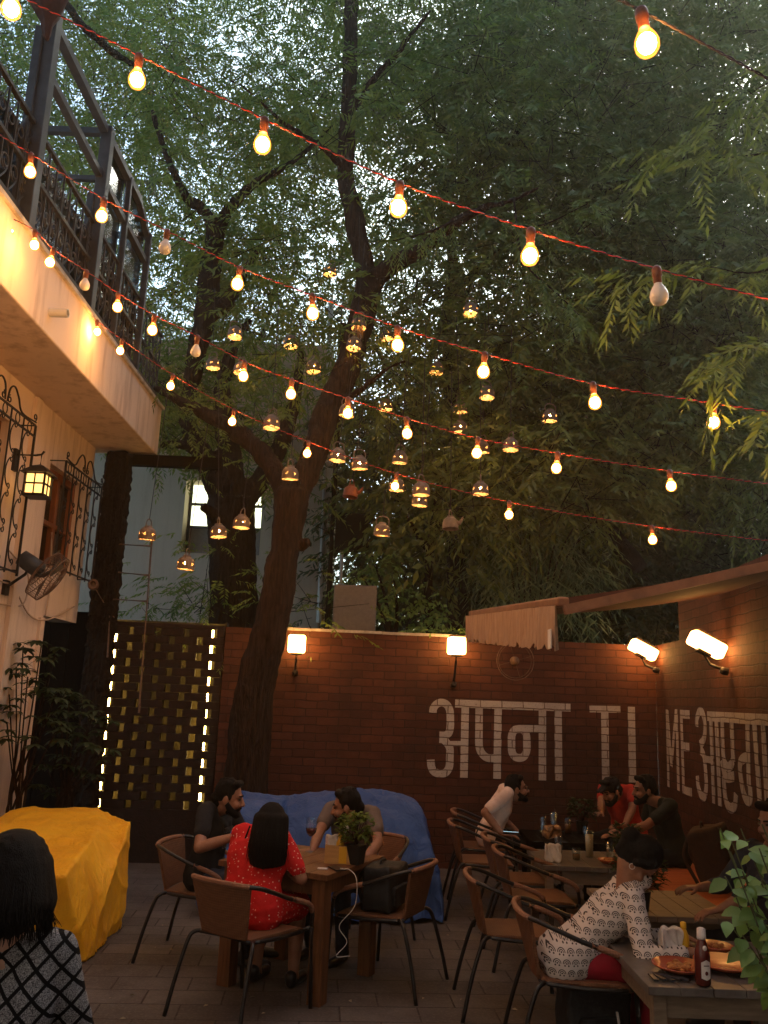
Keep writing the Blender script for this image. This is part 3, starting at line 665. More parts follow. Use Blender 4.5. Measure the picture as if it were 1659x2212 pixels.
P4 = [(5.60, 7.35, .10), (6.95, 6.82, .10), (7.66, 6.78, .05), (8.45, 6.62, .06)]
for y, zt, w in P4:
    m = MB(); m.box((xr+.02, y, (5.0+zt)/2), (w, w, zt-5.0)); m.box((xr-.045, y-.05, (5.0+zt)/2-.35), (w*.6, w*.6, zt-5.7)); m.build('post', K['steel'], gf, True, bevel=.006)
for a, b, w in (((xr, 5.6, 6.78), (xr, 8.05, 6.78), .07), ((xr, 8.05, 6.78), (xr, 8.45, 6.6), .06), ((xr, 5.6, 6.34), (xr, 8.45, 6.30), .06), ((xr, 6.95, 6.78), (xr-2.4, 6.95, 6.78), .06), ((xr, 8.45, 6.6), (xr-2.4, 8.45, 6.6), .06),
                ((xr, 7.66, 6.76), (xr-2.4, 7.66, 6.76), .05), ((xr-2.4, 5.6, 6.76), (xr-2.4, 8.45, 6.76), .06), ((xr-2.4, 6.95, 5), (xr-2.4, 6.95, 6.76), .07), ((xr-2.4, 8.45, 5), (xr-2.4, 8.45, 6.76), .07)):
    m = MB(); m.bar(a, b, w, w, (0, 0, 1) if abs(a[2]-b[2]) < .01 else (1, 0, 0)); m.build('beam', K['steel'], gf, True)
for (y0, y1) in ((7.01, 7.63), (7.69, 8.41)):
    m = MB(); m.box((xr-.03, (y0+y1)/2, 6.05), (.01, y1-y0, 1.4)); m.build('glass_pane', K['dark_glass'], gf, True)
m = MB(); m.box((xr-2.42, 7.7, 5.8), (.01, 1.4, 1.5)); m.build('glass_pane', K['dark_glass'], gf, True)
# folded parasol hanging beside the tall post
m = MB(); b0 = at(103, -60, 5.3); vs = []; fs = []; nk = 28
prof = [(.06, .35), (.13, .25), (.155, .05), (.145, -.1), (.13, -.2), (.10, -.3), (.065, -.37), (.04, -.42), (.028, -.5), (.012, -.55)]
for i, (r, z) in enumerate(prof):
    for k in range(nk):
        a = 2*PI*k/nk; rr = r*(1+.16*math.sin(a*5+.4*i)+.05*math.sin(a*11)); vs.append((b0.x+rr*math.cos(a)+.02*i*.35, b0.y+rr*math.sin(a), b0.z+z*1.05))
for i in range(len(prof)-1):
    for k in range(nk): fs.append((i*nk+k, i*nk+(k+1) % nk, (i+1)*nk+(k+1) % nk, (i+1)*nk+k))
fs += [tuple(range(nk)), tuple((len(prof)-1)*nk+k for k in reversed(range(nk)))]
m.add(vs, fs); tag(m.build('folded_parasol', K['umber'], None, smooth=True), 'dark folded cloth parasol hanging by the tall balcony post', 'parasol')
# ---------------------------------------------------------------- wall lantern, wall fan
q = atp(82, 1048, (XW+.24, 0, 0), (1, 0, 0)); ln = thing('wall_lantern', 'black square lantern with glowing panes on the cream wall between the windows', 'lantern', q, 0)
m = MB(); w = .085
for sx in (-1, 1):
    for sy in (-1, 1): m.box((sx*w, sy*w, 0), (.016, .016, .19))
for z in (-.095, 0, .095):
    for sg in (-1, 1): m.box((sg*w, 0, z), (.012, 2*w, .014)); m.box((0, sg*w, z), (2*w, .012, .014))
for sg in (-1, 1): m.box((sg*w, 0, 0), (.010, .01, .19)); m.box((0, sg*w, 0), (.01, .010, .19))
m.box((0, 0, -.105), (.19, .19, .016)); m.build('cage', K['iron'], ln)
m = MB(); b = [(-.125, -.125, .095), (.125, -.125, .095), (.125, .125, .095), (-.125, .125, .095), (-.05, -.05, .165), (.05, -.05, .165), (.05, .05, .165), (-.05, .05, .165), (0, 0, .19)]
m.add(b, [(0, 1, 5, 4), (1, 2, 6, 5), (2, 3, 7, 6), (3, 0, 4, 7), (4, 5, 8), (5, 6, 8), (6, 7, 8), (7, 4, 8), (3, 2, 1, 0)]); m.build('roof', K['iron'], ln)
m = MB(); m.box((0, 0, 0), (.150, .150, .17)); m.build('pane', emit('lantern_glass', (1, .50, .13), .9), ln)
m = MB(); m.box((-.23, 0, .22), (.03, .07, .2)); m.tube([(-.22, 0, .27), (-.05, 0, .27), (0, 0, .28), (.02, 0, .31)], .010, 6); m.tube([(0, 0, .27), (0, 0, .18)], .006, 6); m.build('bracket', K['iron'], ln)
q = atp(92, 1238, (XW+.32, 0, 0), (1, 0, 0)); fn = thing('wall_fan', 'dark caged wall fan tilted down on the cream wall below the lantern', 'fan', q)
ax = Vector((.62, -.38, -.45)).normalized() ; bk = Vector((-.55, .02, .34))
ax = Vector((.80, .15, -.52)).normalized()
m = MB(); hc = Vector((.03, .05, -.02))
for r, o in ((.22, 0), (.22, .10), (.15, -.03), (.15, .13), (.07, -.045), (.07, .145)):
    x, y, d = frame(ax); m.tube([hc+d*(o-.05)+(x*math.cos(a*PI/16)+y*math.sin(a*PI/16))*r for a in range(33)], .0045, 5, False)
for k in range(44):
    a = 2*PI*k/44; e = x*math.cos(a)+y*math.sin(a)
    m.tube([hc+d*-.10+e*.03, hc+d*-.08+e*.15, hc+d*-.05+e*.22, hc+d*.05+e*.22, hc+d*.08+e*.15, hc+d*.10+e*.03], .0022, 4, False)
m.build('cage', K['rust'], fn)
m = MB(); m.lathe([(.03, -.30), (.072, -.285), (.078, -.2), (.074, -.08), (.04, -.06)], hc, 18, ax); m.build('motor', K['steel'], fn, smooth=True)
m = MB()
for k in range(3):
    a = 2*PI*k/3; e = x*math.cos(a)+y*math.sin(a); f = d.cross(e)
    m.add([hc+e*.03-f*.03+d*.012, hc+e*.19-f*.055+d*.03, hc+e*.19+f*.06-d*.03, hc+e*.03+f*.03-d*.012], [(0, 1, 2, 3)])
me = m.mesh('blades'); me = modded(me, lambda o: setattr_mod(o, 'SOLIDIFY', thickness=.004)); mesh_obj('blade', me, K['steel'], fn)
m = MB(); hb = hc-ax*.2; m.tube([hb, hb+Vector((-.02, .0, -.1)), Vector((-.31, .0, -.14))], .014, 8); m.box((-.305, 0, -.14), (.03, .09, .13)); m.build('bracket', K['iron'], fn)
# ---------------------------------------------------------------- things beyond the wall
YB = 15.0; xr_ = at(697, 1150, YB).x
wbld = thing('white_building', 'pale grey plastered building behind the trees with one lit window', 'building', (xr_-3, YB, 0))
a0, a1 = at(403, 1036, YB), at(566, 1200, YB); zt, zb = a0.z, a1.z; xa, xb = a0.x, at(566, 1100, YB).x
m = MB(); L = -9.0
def wq(x0, x1, za, zb_): m.box(((x0+x1)/2, YB+.2, (za+zb_)/2), (x1-x0, .4, zb_-za))
wq(L, xa, 0, 8.2); wq(xb, xr_, 0, 8.2); wq(xa, xb, 0, zb); wq(xa, xb, zt, 8.2); m.box((xr_-.125, YB+2.4, 4.1), (.25, 4, 8.2)); m.build('wall', K['grey_plaster'], wbld, True)
m = MB(); zm = zb+(zt-zb)*.40; z2 = zb+(zt-zb)*.72
for z in (zm, z2): m.box(((xa+xb)/2, YB+.36, z), (xb-xa, .04, .05))
for x in (xa+.03, xb-.03, (xa+xb)/2): m.box((x, YB+.36, (za:=(zt+zb)/2)), (.05, .045, zt-zb))
fr = m.build('window', K['steel'], wbld, True)
m = MB(); m.box(((xa+xb)/2, YB+.405, (zm+zt)/2), (xb-xa, .01, zt-zm)); m.build('pane', emit('lit_window', (.95, 1, .62), 1.0), fr, True)
m = MB(); m.box(((xa+xb)/2, YB+.40, (zm+zb)/2), (xb-xa, .02, zm-zb)); m.build('lower_panel', K['grey_panel'], fr, True)
m = MB(); m.tube([at(689, 1345, 14.8), at(697, 980, 14.8)+Vector((0, 0, 3))], .05, 8); m.build('drain_pipe', K['pipe'], wbld, True)
pz = thing('dark_post', 'dark utility post with a dark box behind the back wall', 'post', at(714, 1340, 12.5))
q = at(716, 1200, 12.5); m = MB(); m.tube([(q.x-.02, 12.5, 0), (q.x, 12.5, 7.5)], [.10, .08], 10); m.build('shaft', K['dark_bark'], pz, True)
m = MB(); q0, q1 = at(727, 1110, 12.4), at(797, 1192, 12.4); m.box(((q0.x+q1.x)/2, 12.4, (q0.z+q1.z)/2), (q1.x-q0.x, .25, q0.z-q1.z)); m.build('box', K['dark_wood'], pz, True, bevel=.02)
m = MB(); q = at(737, 1230, 12.4); m.tube([(q.x, 12.4, q1.z+.1), (q.x, 12.4, 1.2)], .03, 8); m.build('leg', K['pipe'], pz, True)
m = MB(); q0, q1 = at(722, 1262, 10.3), at(812, 1345, 10.3); m.box(((q0.x+q1.x)/2, 10.3, q0.z/2), (q1.x-q0.x, .04, q0.z))
tag(m.build('grey_board', K['grey_panel'], None, bevel=.03), 'plain grey board standing just behind the brick wall', 'board')

# thin warm haze added to imitate lens veil and glow round the bulbs
if HAZE > 0:
    hm, hnt, hout = newmat('lens_veil_haze'); hv = N(hnt)('VolumePrincipled', {'Color': (.95, .86, .72, 1), 'Density': HAZE, 'Anisotropy': .72})
    hnt.links.new(hv.outputs[0], hout.inputs['Volume'])
    m = MB(); m.box((0, 14, 9), (64, 60, 20)); tag(m.build('haze', hm, None), kind='stuff')
# ================================================================== STRING LIGHTS
def bulb_proto(lit):
    t = thing('light_bulb', 'x', 'bulb', (0, 0, 0), 0, 'bulbs on the string lights')
    m = MB(); m.lathe([(.006, .012), (.014, .006), (.018, -.004), (.018, -.03), (.0155, -.032), (.0155, -.055), (.012, -.058)], n=14); m.build('socket', K['socket'], t, smooth=True)
    pr = [(.0125, -.052), (.0145, -.060), (.022, -.072), (.0300, -.088), (.0340, -.104), (.0322, -.120), (.0240, -.133), (.011, -.1395), (.0008, -.1405)]
    m = MB(); m.lathe(pr, n=20); m.build('glass', BULBG if lit else K['frosted'], t, smooth=True)
    if lit:
        m = MB(); m.ball((0, 0, -.103), (.0262, .0262, .029), 14, 9); m.build('filament', BULBC, t, smooth=True)
    return t
BULBC = emit('bulb_core', (1, .45, .11), 125); BULBG = glow_glass('bulb_glass', (1, .30, .035), 1.25, .5)
pl_, pu_ = None, None
STR = [  # name for labels, Y at left / right, start, end, bulbs (u, v, lit)
 ('nearest red cable', 2.95, 2.85, (-260, -190), (1900, 740), [(-120,-40,1),(295,172,1),(568,312,1),(862,452,1),(1147,555,1),(1420,640,0),(1700,720,1)]),
 ('second red cable', 4.35, 4.15, (-200, 170), (1900, 925), [(62,370,1),(220,468,1),(358,538,0),(516,618,1),(672,678,1),(857,748,1),(1047,806,1),(1281,872,1),(1544,915,1)]),
 ('third cable from the balcony corner', 5.36, 5.3, (-60, 440), (1900, 1075), [(14,500,1),(72,530,1),(112,570,1),(183,618,0),(252,666,1),(331,714,1),(424,760,0),(526,815,1),(628,854,1),(750,895,1),(877,938,1),(1032,982,1),(1205,1014,1),(1447,1053,1)]),
 ('lowest and farthest cable', 7.08, 6.2, (150, 640), (1900, 1195), [(207,718,1),(262,760,1),(371,836,1),(504,912,1),(665,982,1),(856,1052,1),(1100,1114,1),(1409,1168,1)]),
 ('cable over the top left corner', 2.55, 2.5, (-300, -140), (330, -260), [(25,25,1)]),
 ('dark cable across the top right corner', 1.95, 2.0, (1180, -70), (1900, 300), [(1387,97,1)]),
]
ORD = ['first', 'second', 'third', 'fourth', 'fifth', 'sixth', 'seventh', 'eighth', 'ninth', 'tenth', 'eleventh', 'twelfth', 'thirteenth', 'fourteenth', 'fifteenth']
protos = {}
for si, (nm, ya, yb, st, en, bl) in enumerate(STR):
    Yf = lambda u: ya+(yb-ya)*u/1659
    roots = []; seen = 0
    for (u, v, lit) in bl:
        p = at(u, v, Yf(u)) + Vector((0, 0, .110)); roots.append(p)
        if u < -40 or u > 1665: vis = False
        else: vis = True; seen += 1
        key = lit
        if key not in protos: protos[key] = bulb_proto(lit); o = protos[key]
        else: o = copy_tree(protos[key])
        o.location = p; o.rotation_euler = (random.uniform(-.12, .12), random.uniform(-.05, .14), random.uniform(0, 6))
        if vis and len(bl) > 1: o['label'] = ('%s bulb on the %s, %s from the left' % ('glowing' if lit else 'unlit white', nm, ORD[seen-1]))
        elif vis: o['label'] = 'large glowing bulb on the %s' % nm
        else: o['label'] = 'glowing bulb on the %s beyond the %s picture edge' % (nm, 'left' if u < 0 else 'right')
    path = curve([at(*st, Yf(st[0]))] + roots + [at(*en, Yf(en[0]))], 8)
    # resample, twist two strands
    dense = []; 
    for a, b in zip(path[:-1], path[1:]):
        k = max(1, int((b-a).length/.009))
        for i in range(k): dense.append(a.lerp(b, i/k))
    t = thing('string_light_cable', ('twisted red cable, the %s' % nm) if si < 4 else 'twisted %s' % nm, 'cable', roots[0])
    dd_ = 0; s1 = []; s2 = []
    for i, p in enumerate(dense):
        d = (dense[min(i+1, len(dense)-1)]-dense[max(i-1, 0)]); x, y, d = frame(d)
        a = i*.009/.055*2*PI; o = (x*math.cos(a)+y*math.sin(a))*.0025
        sag = Vector((0, 0, 0)); s1.append(p+o); s2.append(p-o)
    m = MB(); m.tube(s1, .0022, 5); m.build('red_strand', K['red_wire'] if si < 5 else K['dark_wire'], t, True, smooth=True)
    m = MB(); m.tube(s2, .0022, 5); m.build('dark_strand', K['dark_wire'], t, True, smooth=True)
# ================================================================== KETTLE LANTERNS
def kettle_proto(mt, lit):
    t = thing('kettle_lantern', 'x', 'lantern', (0, 0, 0), 0, 'old kettles hung upside up as lanterns in the trees')
    prof = [(.082, -.062), (.084, -.050), (.083, -.02), (.080, .012), (.072, .034), (.056, .050), (.040, .056), (.040, .070), (.036, .074), (.018, .078), (.001, .080)]
    fine = []
    for (r0, z0), (r1, z1) in zip(prof[:-1], prof[1:]):
        k = max(1, int(abs(z1-z0)/.0045)) if z1 < .05 else 1
        for i in range(k): fine.append((r0+(r1-r0)*i/k, z0+(z1-z0)*i/k))
    fine.append(prof[-1]); n = 96; vs = []; fs = []
    for r, z in fine:
        for k in range(n): a = 2*PI*k/n; vs.append((r*math.cos(a), r*math.sin(a), z))
    for i in range(len(fine)-1):
        for k in range(n):
            a = 2*PI*(k+.5)/n; z = (fine[i][1]+fine[i+1][1])/2; r = fine[i][0]
            hole = False
            if lit and z < .03:
                for q in range(6):
                    da = (a-2*PI*q/6+PI) % (2*PI)-PI; x = da*r; zz = z+.012; rho = math.hypot(x, zz); th = math.atan2(zz, x)+q
                    if rho < .0175*(.62+.40*math.cos(3*th)): hole = True
            if not hole: fs.append((i*n+k, i*n+(k+1) % n, (i+1)*n+(k+1) % n, (i+1)*n+k))
    m = MB(); m.add(vs, fs); b = m.build('kettle_body', mt, t, smooth=True)
    m = MB(); m.tube([(.084*math.cos(a*PI/24), .084*math.sin(a*PI/24), -.062) for a in range(49)], .0035, 6, False); m.build('rim', mt, t)
    m = MB()
    if lit:
        for q in range(6):
            for zc in (-.012,):
                c = 2*PI*(q+.5)/6; m.tube([((.085)*math.cos(c+.2*math.cos(a*PI/8)), .085*math.sin(c+.2*math.cos(a*PI/8)), zc+.02*math.sin(a*PI/8)) for a in range(17)], .0013, 4, False)
    m.tube(curve([(.06, 0, .045), (.068, 0, .09), (.045, 0, .13), (0, 0, .14), (-.045, 0, .13), (-.068, 0, .09), (-.06, 0, .045)]), .006, 7); m.build('handle', mt, t)
    m = MB()
    if not lit: m.tube(curve([(0, .072, -.01), (0, .105, .005), (0, .122, .035), (0, .135, .055)]), [.024]*6+[.016]*6+[.011]*6+[.011], 10); m.build('spout', mt, t, smooth=True)
    if lit:
        m = MB(); m.ball((0, 0, -.005), (.014, .014, .02), 10, 7); m.build('lamp', KETL, t, smooth=True)
    return t
KETL = emit('kettle_lamp', (1, .50, .13), 120)
KT = [('lowest',[(319,1152,8.3),(402,1216,8.2),(472,1147,8.6),(522,1127,8.5),(627,1022,8.3),(825,1144,8.8),(910,1056,8.0),(907,1080,8.9),(1038,1055,8.6),(758,1062,9.2,'b'),(973,1130,8.8,'g')]),
      ('middle',[(587,912,8.2),(668,972,9.0),(730,983,8.6),(777,1000,8.4),(857,1047,8.9),(864,988,9.0),(994,922,9.4),(1042,966,9.3),(1103,960,8.8),(1188,898,9.2),(750,886,8.7)]),
      ('upper',[(508,718,9.3),(460,785,9.6),(520,795,9.6),(628,738,9.5),(677,792,9.3),(733,804,9.2),(775,698,9.0),(765,742,8.9),(835,722,9.9),(943,795,9.6),(1017,668,9.0),(1052,848,9.0),(833,875,10.2),(994,880,10.0),(713,583,10.0)])]
kp = {}
for tier, lst in KT:
    lst = sorted(lst); cnt = {}
    for q in lst:
        key = q[3] if len(q) > 3 else 'l'
        if key not in kp: kp[key] = o = kettle_proto({'l': K['kettle'], 'g': K['kettle'], 'b': K['brown_kettle']}[key], key == 'l')
        else:
            src = kp[key]; o = src.copy(); COL.objects.link(o)
            for k in KIDS[src]:
                if k.name.startswith('cord'): continue
                c = k.copy(); COL.objects.link(c); c.parent = o; KIDS.setdefault(o, []).append(c)
        p = at(*q[:3]); o.location = p; o.rotation_euler = (random.uniform(-.08, .08), random.uniform(-.08, .08), random.uniform(0, 6.28) if key == 'l' else -.3+PI*1.5)
        i = cnt[key] = cnt.get(key, 0)+1
        if key == 'l': o['label'] = 'lit kettle lantern with cut flower holes, %s from the left in the %s tier' % (ORD[i-1], tier)
        else: o['label'] = 'unlit reddish brown kettle hanging right of the tree fork' if key == 'b' else 'unlit grey kettle with its spout to the right hanging low before the shrubs'
        L = {'lowest': 1.1, 'middle': 1.0, 'upper': .8}[tier]*random.uniform(.8, 1.6)
        m = MB(); m.tube([(0, 0, .138), (random.uniform(-.02, .02), 0, .138+L)], .0042, 5); m.build('cord', K['dark_wire'], o)
# ================================================================== TREES
from mathutils import noise
def limb(m, pts, Ya, Yb, n=10, k=5):
    P = [at(u, v, Ya+(Yb-Ya)*i/max(1, len(pts)-1)) for i, (u, v, w) in enumerate(pts)]
    rr = [w/2/FOC*(Ya+(Yb-Ya)*i/max(1, len(pts)-1)) for i, (u, v, w) in enumerate(pts)]
    C_ = curve(P, k); rad = []
    for i in range(len(C_)):
        t = i/k; a = min(int(t), len(rr)-2); rad.append(rr[a]+(rr[a+1]-rr[a])*(t-a))
    m.tube(C_, rad, n); return C_
def trunk(m, name, mt, parent, voxel, amp=.02):
    me = blob(m, name, voxel, 3); jitter(me, amp, 4.5, 3); jitter(me, amp*.5, 14, 5)
    if voxel < .027 and amp > .015:
        NN = [v.normal.copy() for v in me.vertices]
        for v, vn in zip(me.vertices, NN):
            c = v.co; q = Vector((c.x*11, c.y*11, c.z*1.3)); w = noise.noise(c*3); v.co = c+vn*(.016*(1-2*abs(noise.noise(q+Vector((w, w, 0)))))-.008)
    return mesh_obj(name, me, mt, parent, True)
def fronds(C_, D, L, nl=13, lw=.27, ll=.27, droop=.5, seed=0):
    """pinnate leaves: C_ (n,3) bases, D (n,3) directions, L (n,) lengths -> vertex and shade arrays"""
    r = np.random.default_rng(seed); n = len(C_)
    D = D/np.linalg.norm(D, axis=1, keepdims=True)
    up = np.tile([0, 0, 1.], (n, 1)); S = np.cross(D, up); S += r.normal(0, .25, S.shape); S /= np.linalg.norm(S, axis=1, keepdims=True)+1e-9
    t = np.linspace(.12, 1, nl); out = np.zeros((n, nl, 4, 3)); sh = np.clip(r.beta(2, 2.4, (n, 1))+r.normal(0, .12, (n, nl)), 0, 1)
    for j in range(nl):
        base = C_ + D*(L*t[j])[:, None] - up*(L*droop*.5*t[j]**2)[:, None]
        sg = (1 if j % 2 else -1) if j < nl-1 else 0
        d = D*.62 + S*(.78*sg) - up*(.25+droop*.35*t[j]) + r.normal(0, .13, D.shape); d /= np.linalg.norm(d, axis=1, keepdims=True)
        l = L*ll*(1.08-.35*abs(t[j]-.45))*r.uniform(.8, 1.15, n)
        nrm = np.cross(d, S+r.normal(0, .5, S.shape)); wv = np.cross(nrm, d); wv /= np.linalg.norm(wv, axis=1, keepdims=True)+1e-9
        wv = wv*(l*lw)[:, None]*.5; mid = base + d*(l*.42)[:, None] - up*(l*.05)[:, None]
        out[:, j, 0] = base; out[:, j, 1] = mid+wv; out[:, j, 2] = base+d*l[:, None]-up*(l*.12)[:, None]; out[:, j, 3] = mid-wv
    return out.reshape(-1, 4, 3), np.repeat(sh.reshape(-1), 4)
def leafmesh(name, parts, mt, parent):
    V = np.concatenate([p[0] for p in parts]).reshape(-1, 3); S = np.concatenate([p[1] for p in parts])
    o = parent.location; V = V-np.array(o)
    me = bpy.data.meshes.new(name); nq = len(V)//4
    me.vertices.add(len(V)); me.vertices.foreach_set('co', V.astype(np.float32).ravel())
    me.loops.add(nq*4); me.loops.foreach_set('vertex_index', np.arange(nq*4, dtype=np.int32))
    me.polygons.add(nq); me.polygons.foreach_set('loop_start', np.arange(0, nq*4, 4, dtype=np.int32)); me.polygons.foreach_set('loop_total', np.full(nq, 4, np.int32))
    a = me.attributes.new('shade', 'FLOAT', 'POINT'); a.data.foreach_set('value', S.astype(np.float32))
    me.update(calc_edges=True); return mesh_obj(name, me, mt, parent)
TWIG = []
def twigs(parent):
    vs = []; 
    for a, b, w in TWIG:
        d = b-a; s = np.cross(d, [0, 0, 1.]); s /= np.linalg.norm(s, axis=1, keepdims=True)+1e-9; t = np.cross(s, d); t /= np.linalg.norm(t, axis=1, keepdims=True)+1e-9
        for k in range(3):
            e0 = s*math.cos(2.1*k)+t*math.sin(2.1*k); e1 = s*math.cos(2.1*(k+1))+t*math.sin(2.1*(k+1))
            vs.append(np.stack([a+e0*w, a+e1*w, b+e1*w*.4, b+e0*w*.4], 1))
    TWIG.clear()
    V = np.concatenate(vs); o = leafmesh('twigs', [(V, np.zeros(len(V)*4))], K['dark_bark'], parent); return o
CM = np.array(CAMROT)
def atn(u, v, Y):
    d = np.stack([(u-829.5)/FOC, (1106-v)/FOC, -np.ones_like(u)], 1) @ CM.T
    return np.array([0, 0, H]) + d*(Y/d[:, 1])[:, None]
def clumps(area, lai, Yr, L, seed, sig=.34, per=20, keep=None, droop=.5, nl=13, eff=.55, ll=.27, lw=.27):
    """leaf clumps at branch tips; area (u0,v0,u1,v1) seen from the terrace, spread over a range of depths"""
    r = np.random.default_rng(seed); u0, v0, u1, v1 = area
    Ym = sum(Yr)/2; fa = nl*(L*ll)*(L*ll*lw)*.5*eff*(FOC/Ym)**2
    nc = max(1, int(lai*(2.9 if keep is not None else 1)*(u1-u0)*(v1-v0)/fa/per)); u = r.uniform(u0, u1, nc); v = r.uniform(v0, v1, nc); Y = r.uniform(*Yr, nc)
    if keep is not None:
        k = r.uniform(0, 1, nc) < keep(u, v); u, v, Y = u[k], v[k], Y[k]; nc = len(u)
    c = atn(u, v, Y)
    if keep is not None:
        nz = np.array([noise.noise(Vector(q)*.75)*1.0+noise.noise(Vector(q)*1.9+Vector((7, 3, 1)))*.6 for q in c]); k = r.uniform(0, 1, nc) < np.clip(.55+2.4*nz, .02, 1); c = c[k]; nc = len(c)
    off = r.normal(0, sig, (nc, per, 3)); off[..., 2] *= .7
    for k in range(4): TWIG.append((c+np.array([0, 0, -.1])+r.normal(0, .12, c.shape), c+off[:, k]*1.05, .006*Ym/10))
    C_ = (c[:, None]+off).reshape(-1, 3); D = (off*1.2+r.normal(0, .35, off.shape)).reshape(-1, 3); D[:, 2] = D[:, 2]*.4-.12
    C_ = C_[C_[:, 2] > .3] if len(C_) else C_; D = D[:len(C_)]
    return fronds(C_, D, L*r.uniform(.7, 1.25, len(C_)), nl, droop=droop, seed=seed+1, ll=ll, lw=lw)
# leaf amounts over the canopy (rows every 160, columns every 207)
GR = np.array([[1.4,1.7,1.15,1.6,2.3,3.4,3.4,2.8],
               [1.0,2.0,1.9,2.0,2.6,3.6,3.8,3.2],
               [.8,1.9,2.2,2.1,2.0,2.9,3.6,3.4],
               [.7,1.0,1.25,1.2,1.7,2.8,4.0,4.0],
               [.7,.85,1.1,1.15,1.7,2.9,4.3,4.3],
               [.7,2.2,2.0,1.0,2.2,3.2,4.6,4.6],
               [.0,.35,.5,.35,2.6,4.2,4.8,4.8],
               [.0,.0,.25,.3,2.6,4.6,4.8,4.8],
               [.0,.0,.3,.3,2.6,4.6,4.8,4.8]])
GR[:6, :5] *= 1.45; GR[:6, 5:] *= 1.5
def lai_at(u, v):
    x = np.clip((u-100)/207, 0, 6.999); y = np.clip((v-80)/160, 0, 7.999); i = x.astype(int); j = y.astype(int); fx = x-i; fy = y-j
    return (GR[j, i]*(1-fx)+GR[j, i+1]*fx)*(1-fy)+(GR[j+1, i]*(1-fx)+GR[j+1, i+1]*fx)*fy
def gk(frac, uw=None):
    def f(u, v):
        w = lai_at(u, v)*frac/4.8
        return w if uw is None else w*uw(u, v)
    return f
sstep = lambda a, b, x: np.clip((x-a)/(b-a), 0, 1)
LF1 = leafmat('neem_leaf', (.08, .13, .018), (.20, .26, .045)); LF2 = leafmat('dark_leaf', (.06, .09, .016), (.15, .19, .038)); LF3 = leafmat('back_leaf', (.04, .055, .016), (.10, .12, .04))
LFS = leafmat('shrub_leaf', (.10, .20, .045), (.24, .38, .10)); LFB = leafmat('bamboo_leaf', (.10, .15, .06), (.22, .28, .13)); LFD = leafmat('pot_leaf', (.028, .045, .018), (.07, .095, .04))
# front tree
t1 = thing('neem_tree', 'tall forked tree with furrowed brown trunk in front of the brick wall', 'tree', at(528, 1860, 8.9))
m = MB()
limb(m, [(522,1900,112),(528,1760,98),(536,1620,90),(552,1480,82),(578,1380,76),(598,1290,72),(612,1200,66),(624,1120,72),(632,1062,80)], 8.9, 8.9, 14)
limb(m, [(628,1080,60),(604,1032,50),(570,985,44),(530,948,40),(490,918,36),(440,892,30),(385,862,24),(330,838,15)], 8.9, 9.4)
limb(m, [(634,1085,62),(652,1040,58),(678,985,56),(701,906,60),(727,846,60),(754,787,60),(774,714,58),(790,650,62),(797,605,60)], 8.9, 9.3, 12)
limb(m, [(795,615,48),(776,520,46),(760,450,44),(746,380,42),(752,250,38),(757,100,36),(760,-80,34)], 9.3, 9.8)
limb(m, [(798,615,46),(848,570,42),(902,545,36),(960,500,28),(1030,455,20),(1110,430,12),(1170,400,6)], 9.3, 8.4)
limb(m, [(750,380,22),(700,320,16),(620,270,12),(540,200,8),(470,160,5)], 9.6, 8.6)
limb(m, [(755,250,20),(800,180,16),(870,100,12),(930,20,8)], 9.7, 9.2); limb(m, [(712,880,24),(770,850,16),(830,800,10),(880,780,6)], 9.1, 8.6)
limb(m, [(648,1180,30),(668,1172,20)], 8.85, 8.8)
trunk(m, 'trunk', K['bark'], t1, .022)
A_ = [(-80, -60, 1720, 1040)]
w1 = lambda u, v: sstep(300, 520, u)*sstep(1300, 1000, u)*sstep(1010, 900, v)
leafmesh('crown', [clumps((250, -120, 1300, 1010), 4.8, (8.9, 12), .42, 21, keep=gk(.34, w1))], LF1, t1); twigs(t1)
# rear tree
t2 = thing('neem_tree', 'dark rear tree with spreading limbs behind the lattice wall and gateway', 'tree', at(505, 1500, 10.7))
m = MB()
limb(m, [(500,1560,110),(504,1400,108),(505,1300,104),(502,1200,102),(500,1130,106),(498,1080,104)], 10.7, 10.7, 12)
limb(m, [(490,1100,66),(470,1046,58),(446,995,50),(418,945,44),(405,900,38),(414,820,40),(430,740,48),(442,690,52),(450,610,52),(460,540,48),(468,485,44)], 10.7, 10.9, 12)
limb(m, [(466,500,32),(440,455,28),(400,420,22),(360,340,16),(330,240,12)], 10.9, 10.5); limb(m, [(468,500,34),(505,440,26),(560,390,20),(640,345,13),(720,270,7)], 10.9, 10.6)
limb(m, [(444,690,36),(490,650,34),(520,600,24),(560,540,14)], 10.9, 10.6)
limb(m, [(502,1100,66),(500,1010,56),(487,930,50),(480,850,40),(500,760,26),(540,690,16)], 10.7, 11)
limb(m, [(515,1090,56),(556,1046,48),(598,980,42),(618,925,36),(640,850,26),(650,760,16)], 10.7, 11.2)
limb(m, [(420,968,30),(385,960,22),(345,962,16)], 10.8, 10.4)
limb(m, [(480,1130,36),(455,1105,26),(438,1092,18)], 10.5, 10.3)
limb(m, [(300,145,16),(240,110,19),(170,45,22),(120,-20,22)], 10.4, 9.5)
trunk(m, 'trunk', K['dark_bark'], t2, .026)
w2 = lambda u, v: sstep(760, 500, u)
leafmesh('crown', [clumps((-60, -120, 760, 960), 4.8, (10.7, 14), .45, 31, keep=gk(.62, w2)),
   clumps((340, 900, 470, 985), 1.3, (9.6, 10.6), .30, 33), clumps((345, 1200, 500, 1320), 1.5, (10.0, 11.2), .3, 34), clumps((640, 1180, 700, 1330), 1.2, (10.0, 11), .3, 35),
   clumps((300, 760, 430, 900), 1.0, (9.3, 10.4), .30, 36)], LF1, t2); twigs(t2)
